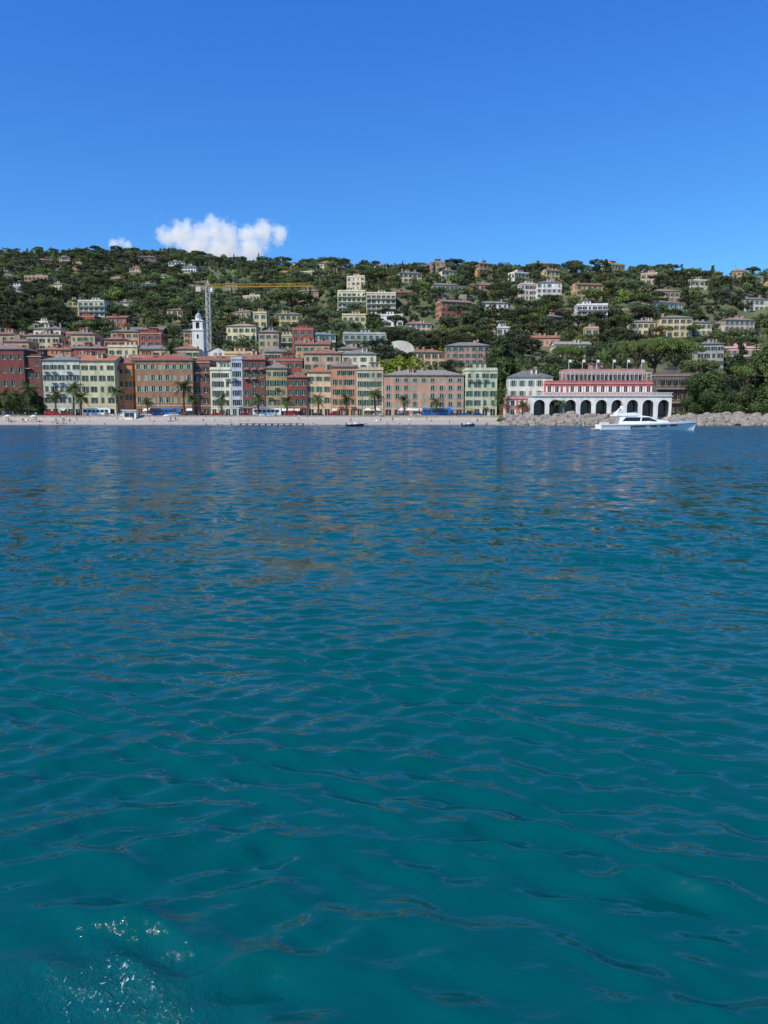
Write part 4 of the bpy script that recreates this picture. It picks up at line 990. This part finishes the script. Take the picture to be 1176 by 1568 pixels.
@section
def clouds():
    random.seed(4)
    def cloud(name,puffs,Yq,thick):
        cs=[]; 
        for (u,v,r) in puffs:
            z=Zat(v,Yq); cs.append((Xat(u,Yq,z),Yq+random.uniform(-.2,.2)*thick,z,r*Yq/F))
        x0=min(c[0]-c[3]*1.6 for c in cs);x1=max(c[0]+c[3]*1.6 for c in cs);z0=min(c[2]-c[3]*1.3 for c in cs);z1=max(c[2]+c[3]*1.6 for c in cs)
        mb=MB(); mb.box('cloud',x0,x1,Yq-thick,Yq+thick,z0,z1)
        m=bpy.data.materials.new(name); m.use_nodes=True; nt=m.node_tree; N=nt.nodes; L=nt.links; N.remove(N['Principled BSDF'])
        pv=N.new('ShaderNodeVolumePrincipled'); L.new(pv.outputs[0],N['Material Output'].inputs['Volume'])
        g=N.new('ShaderNodeNewGeometry')
        n=N.new('ShaderNodeTexNoise'); n.inputs['Scale'].default_value=.032; n.inputs['Detail'].default_value=6; n.inputs['Roughness'].default_value=.66
        L.new(g.outputs['Position'],n.inputs['Vector'])
        last=None
        for c in cs:
            d=N.new('ShaderNodeVectorMath'); d.operation='DISTANCE'; L.new(g.outputs['Position'],d.inputs[0]); d.inputs[1].default_value=c[:3]
            q=N.new('ShaderNodeMapRange'); q.inputs['From Min'].default_value=c[3]*1.5; q.inputs['From Max'].default_value=0; L.new(d.outputs['Value'],q.inputs['Value'])
            if last is None: last=q.outputs[0]
            else:
                m_=N.new('ShaderNodeMath'); m_.operation='MAXIMUM'; L.new(last,m_.inputs[0]); L.new(q.outputs[0],m_.inputs[1]); last=m_.outputs[0]
        s=N.new('ShaderNodeMath'); s.operation='MULTIPLY_ADD'; L.new(n.outputs['Fac'],s.inputs[0]); s.inputs[1].default_value=1.9; L.new(last,s.inputs[2])
        q=N.new('ShaderNodeMapRange'); q.inputs['From Min'].default_value=1.2; q.inputs['From Max'].default_value=1.9; q.inputs['To Max'].default_value=.05; L.new(s.outputs[0],q.inputs['Value'])
        L.new(q.outputs[0],pv.inputs['Density']); pv.inputs['Color'].default_value=(1,1,1,1); pv.inputs['Anisotropy'].default_value=-.2
        e=N.new('ShaderNodeMath'); e.operation='MULTIPLY'; L.new(q.outputs[0],e.inputs[0]); e.inputs[1].default_value=.34; L.new(e.outputs[0],pv.inputs['Emission Strength'])  # added glow, follows density; stands in for sunlight scattered many times inside the cloud
        pv.inputs['Emission Color'].default_value=(1,1,1,1)
        mb.finish(name,(0,0,0),0,{'cloud':m},single=True)
    cloud('cloud',[(258,364,15),(282,360,18),(308,361,18),(330,352,17),(350,364,18),(378,362,16),(400,355,17),(426,360,13),(338,384,26),(300,382,24),(385,384,22)],2600,75)
    cloud('small_cloud',[(176,374,8),(186,371,8),(196,377,7)],2600,40)
# ------------------------------------------------------------------ light, sky, camera
sd=Vector((-.58,-.52,.80)).normalized()
sun=bpy.data.lights.new('sun','SUN'); sun.energy=4.7; sun.angle=math.radians(.5); sun.color=(1,.95,.86)
so=bpy.data.objects.new('sun',sun); COL.objects.link(so); so.rotation_euler=sd.to_track_quat('Z','Y').to_euler()
w=bpy.data.worlds.new('World'); SC.world=w; w.use_nodes=True; N=w.node_tree.nodes; L=w.node_tree.links
sky=N.new('ShaderNodeTexSky'); sky.sky_type='NISHITA'; sky.sun_disc=False; sky.sun_elevation=math.asin(sd.z); sky.sun_rotation=math.atan2(sd.x,sd.y)
sky.air_density=1.0; sky.dust_density=.1; sky.ozone_density=3.5
hs=N.new('ShaderNodeHueSaturation'); hs.inputs['Saturation'].default_value=1.15; L.new(sky.outputs[0],hs.inputs['Color'])
sc=N.new('ShaderNodeVectorMath'); sc.operation='SCALE'; sc.inputs['Scale'].default_value=.12; L.new(hs.outputs[0],sc.inputs[0])
sx=N.new('ShaderNodeSeparateXYZ'); L.new(sc.outputs[0],sx.inputs[0]); cx=N.new('ShaderNodeCombineXYZ')
for i,(gm_,k) in enumerate(((1.1,.66),(.98,.98),(.62,1.2))):
    p=N.new('ShaderNodeMath'); p.operation='POWER'; L.new(sx.outputs[i],p.inputs[0]); p.inputs[1].default_value=gm_
    q=N.new('ShaderNodeMath'); q.operation='MULTIPLY'; L.new(p.outputs[0],q.inputs[0]); q.inputs[1].default_value=k/.12; L.new(q.outputs[0],cx.inputs[i])
bg=N['Background']; L.new(cx.outputs[0],bg.inputs['Color']); bg.inputs['Strength'].default_value=.12
cam=bpy.data.cameras.new('camera'); cam.lens=27; cam.sensor_width=36; cam.clip_end=30000; cam.clip_start=.1
co=bpy.data.objects.new('camera',cam); COL.objects.link(co); co.location=(0,0,HC); co.rotation_euler=(math.pi/2-PT,0,0)
SC.camera=co
SC.view_settings.view_transform='Standard'
if ERR: raise RuntimeError(' || '.join(ERR))
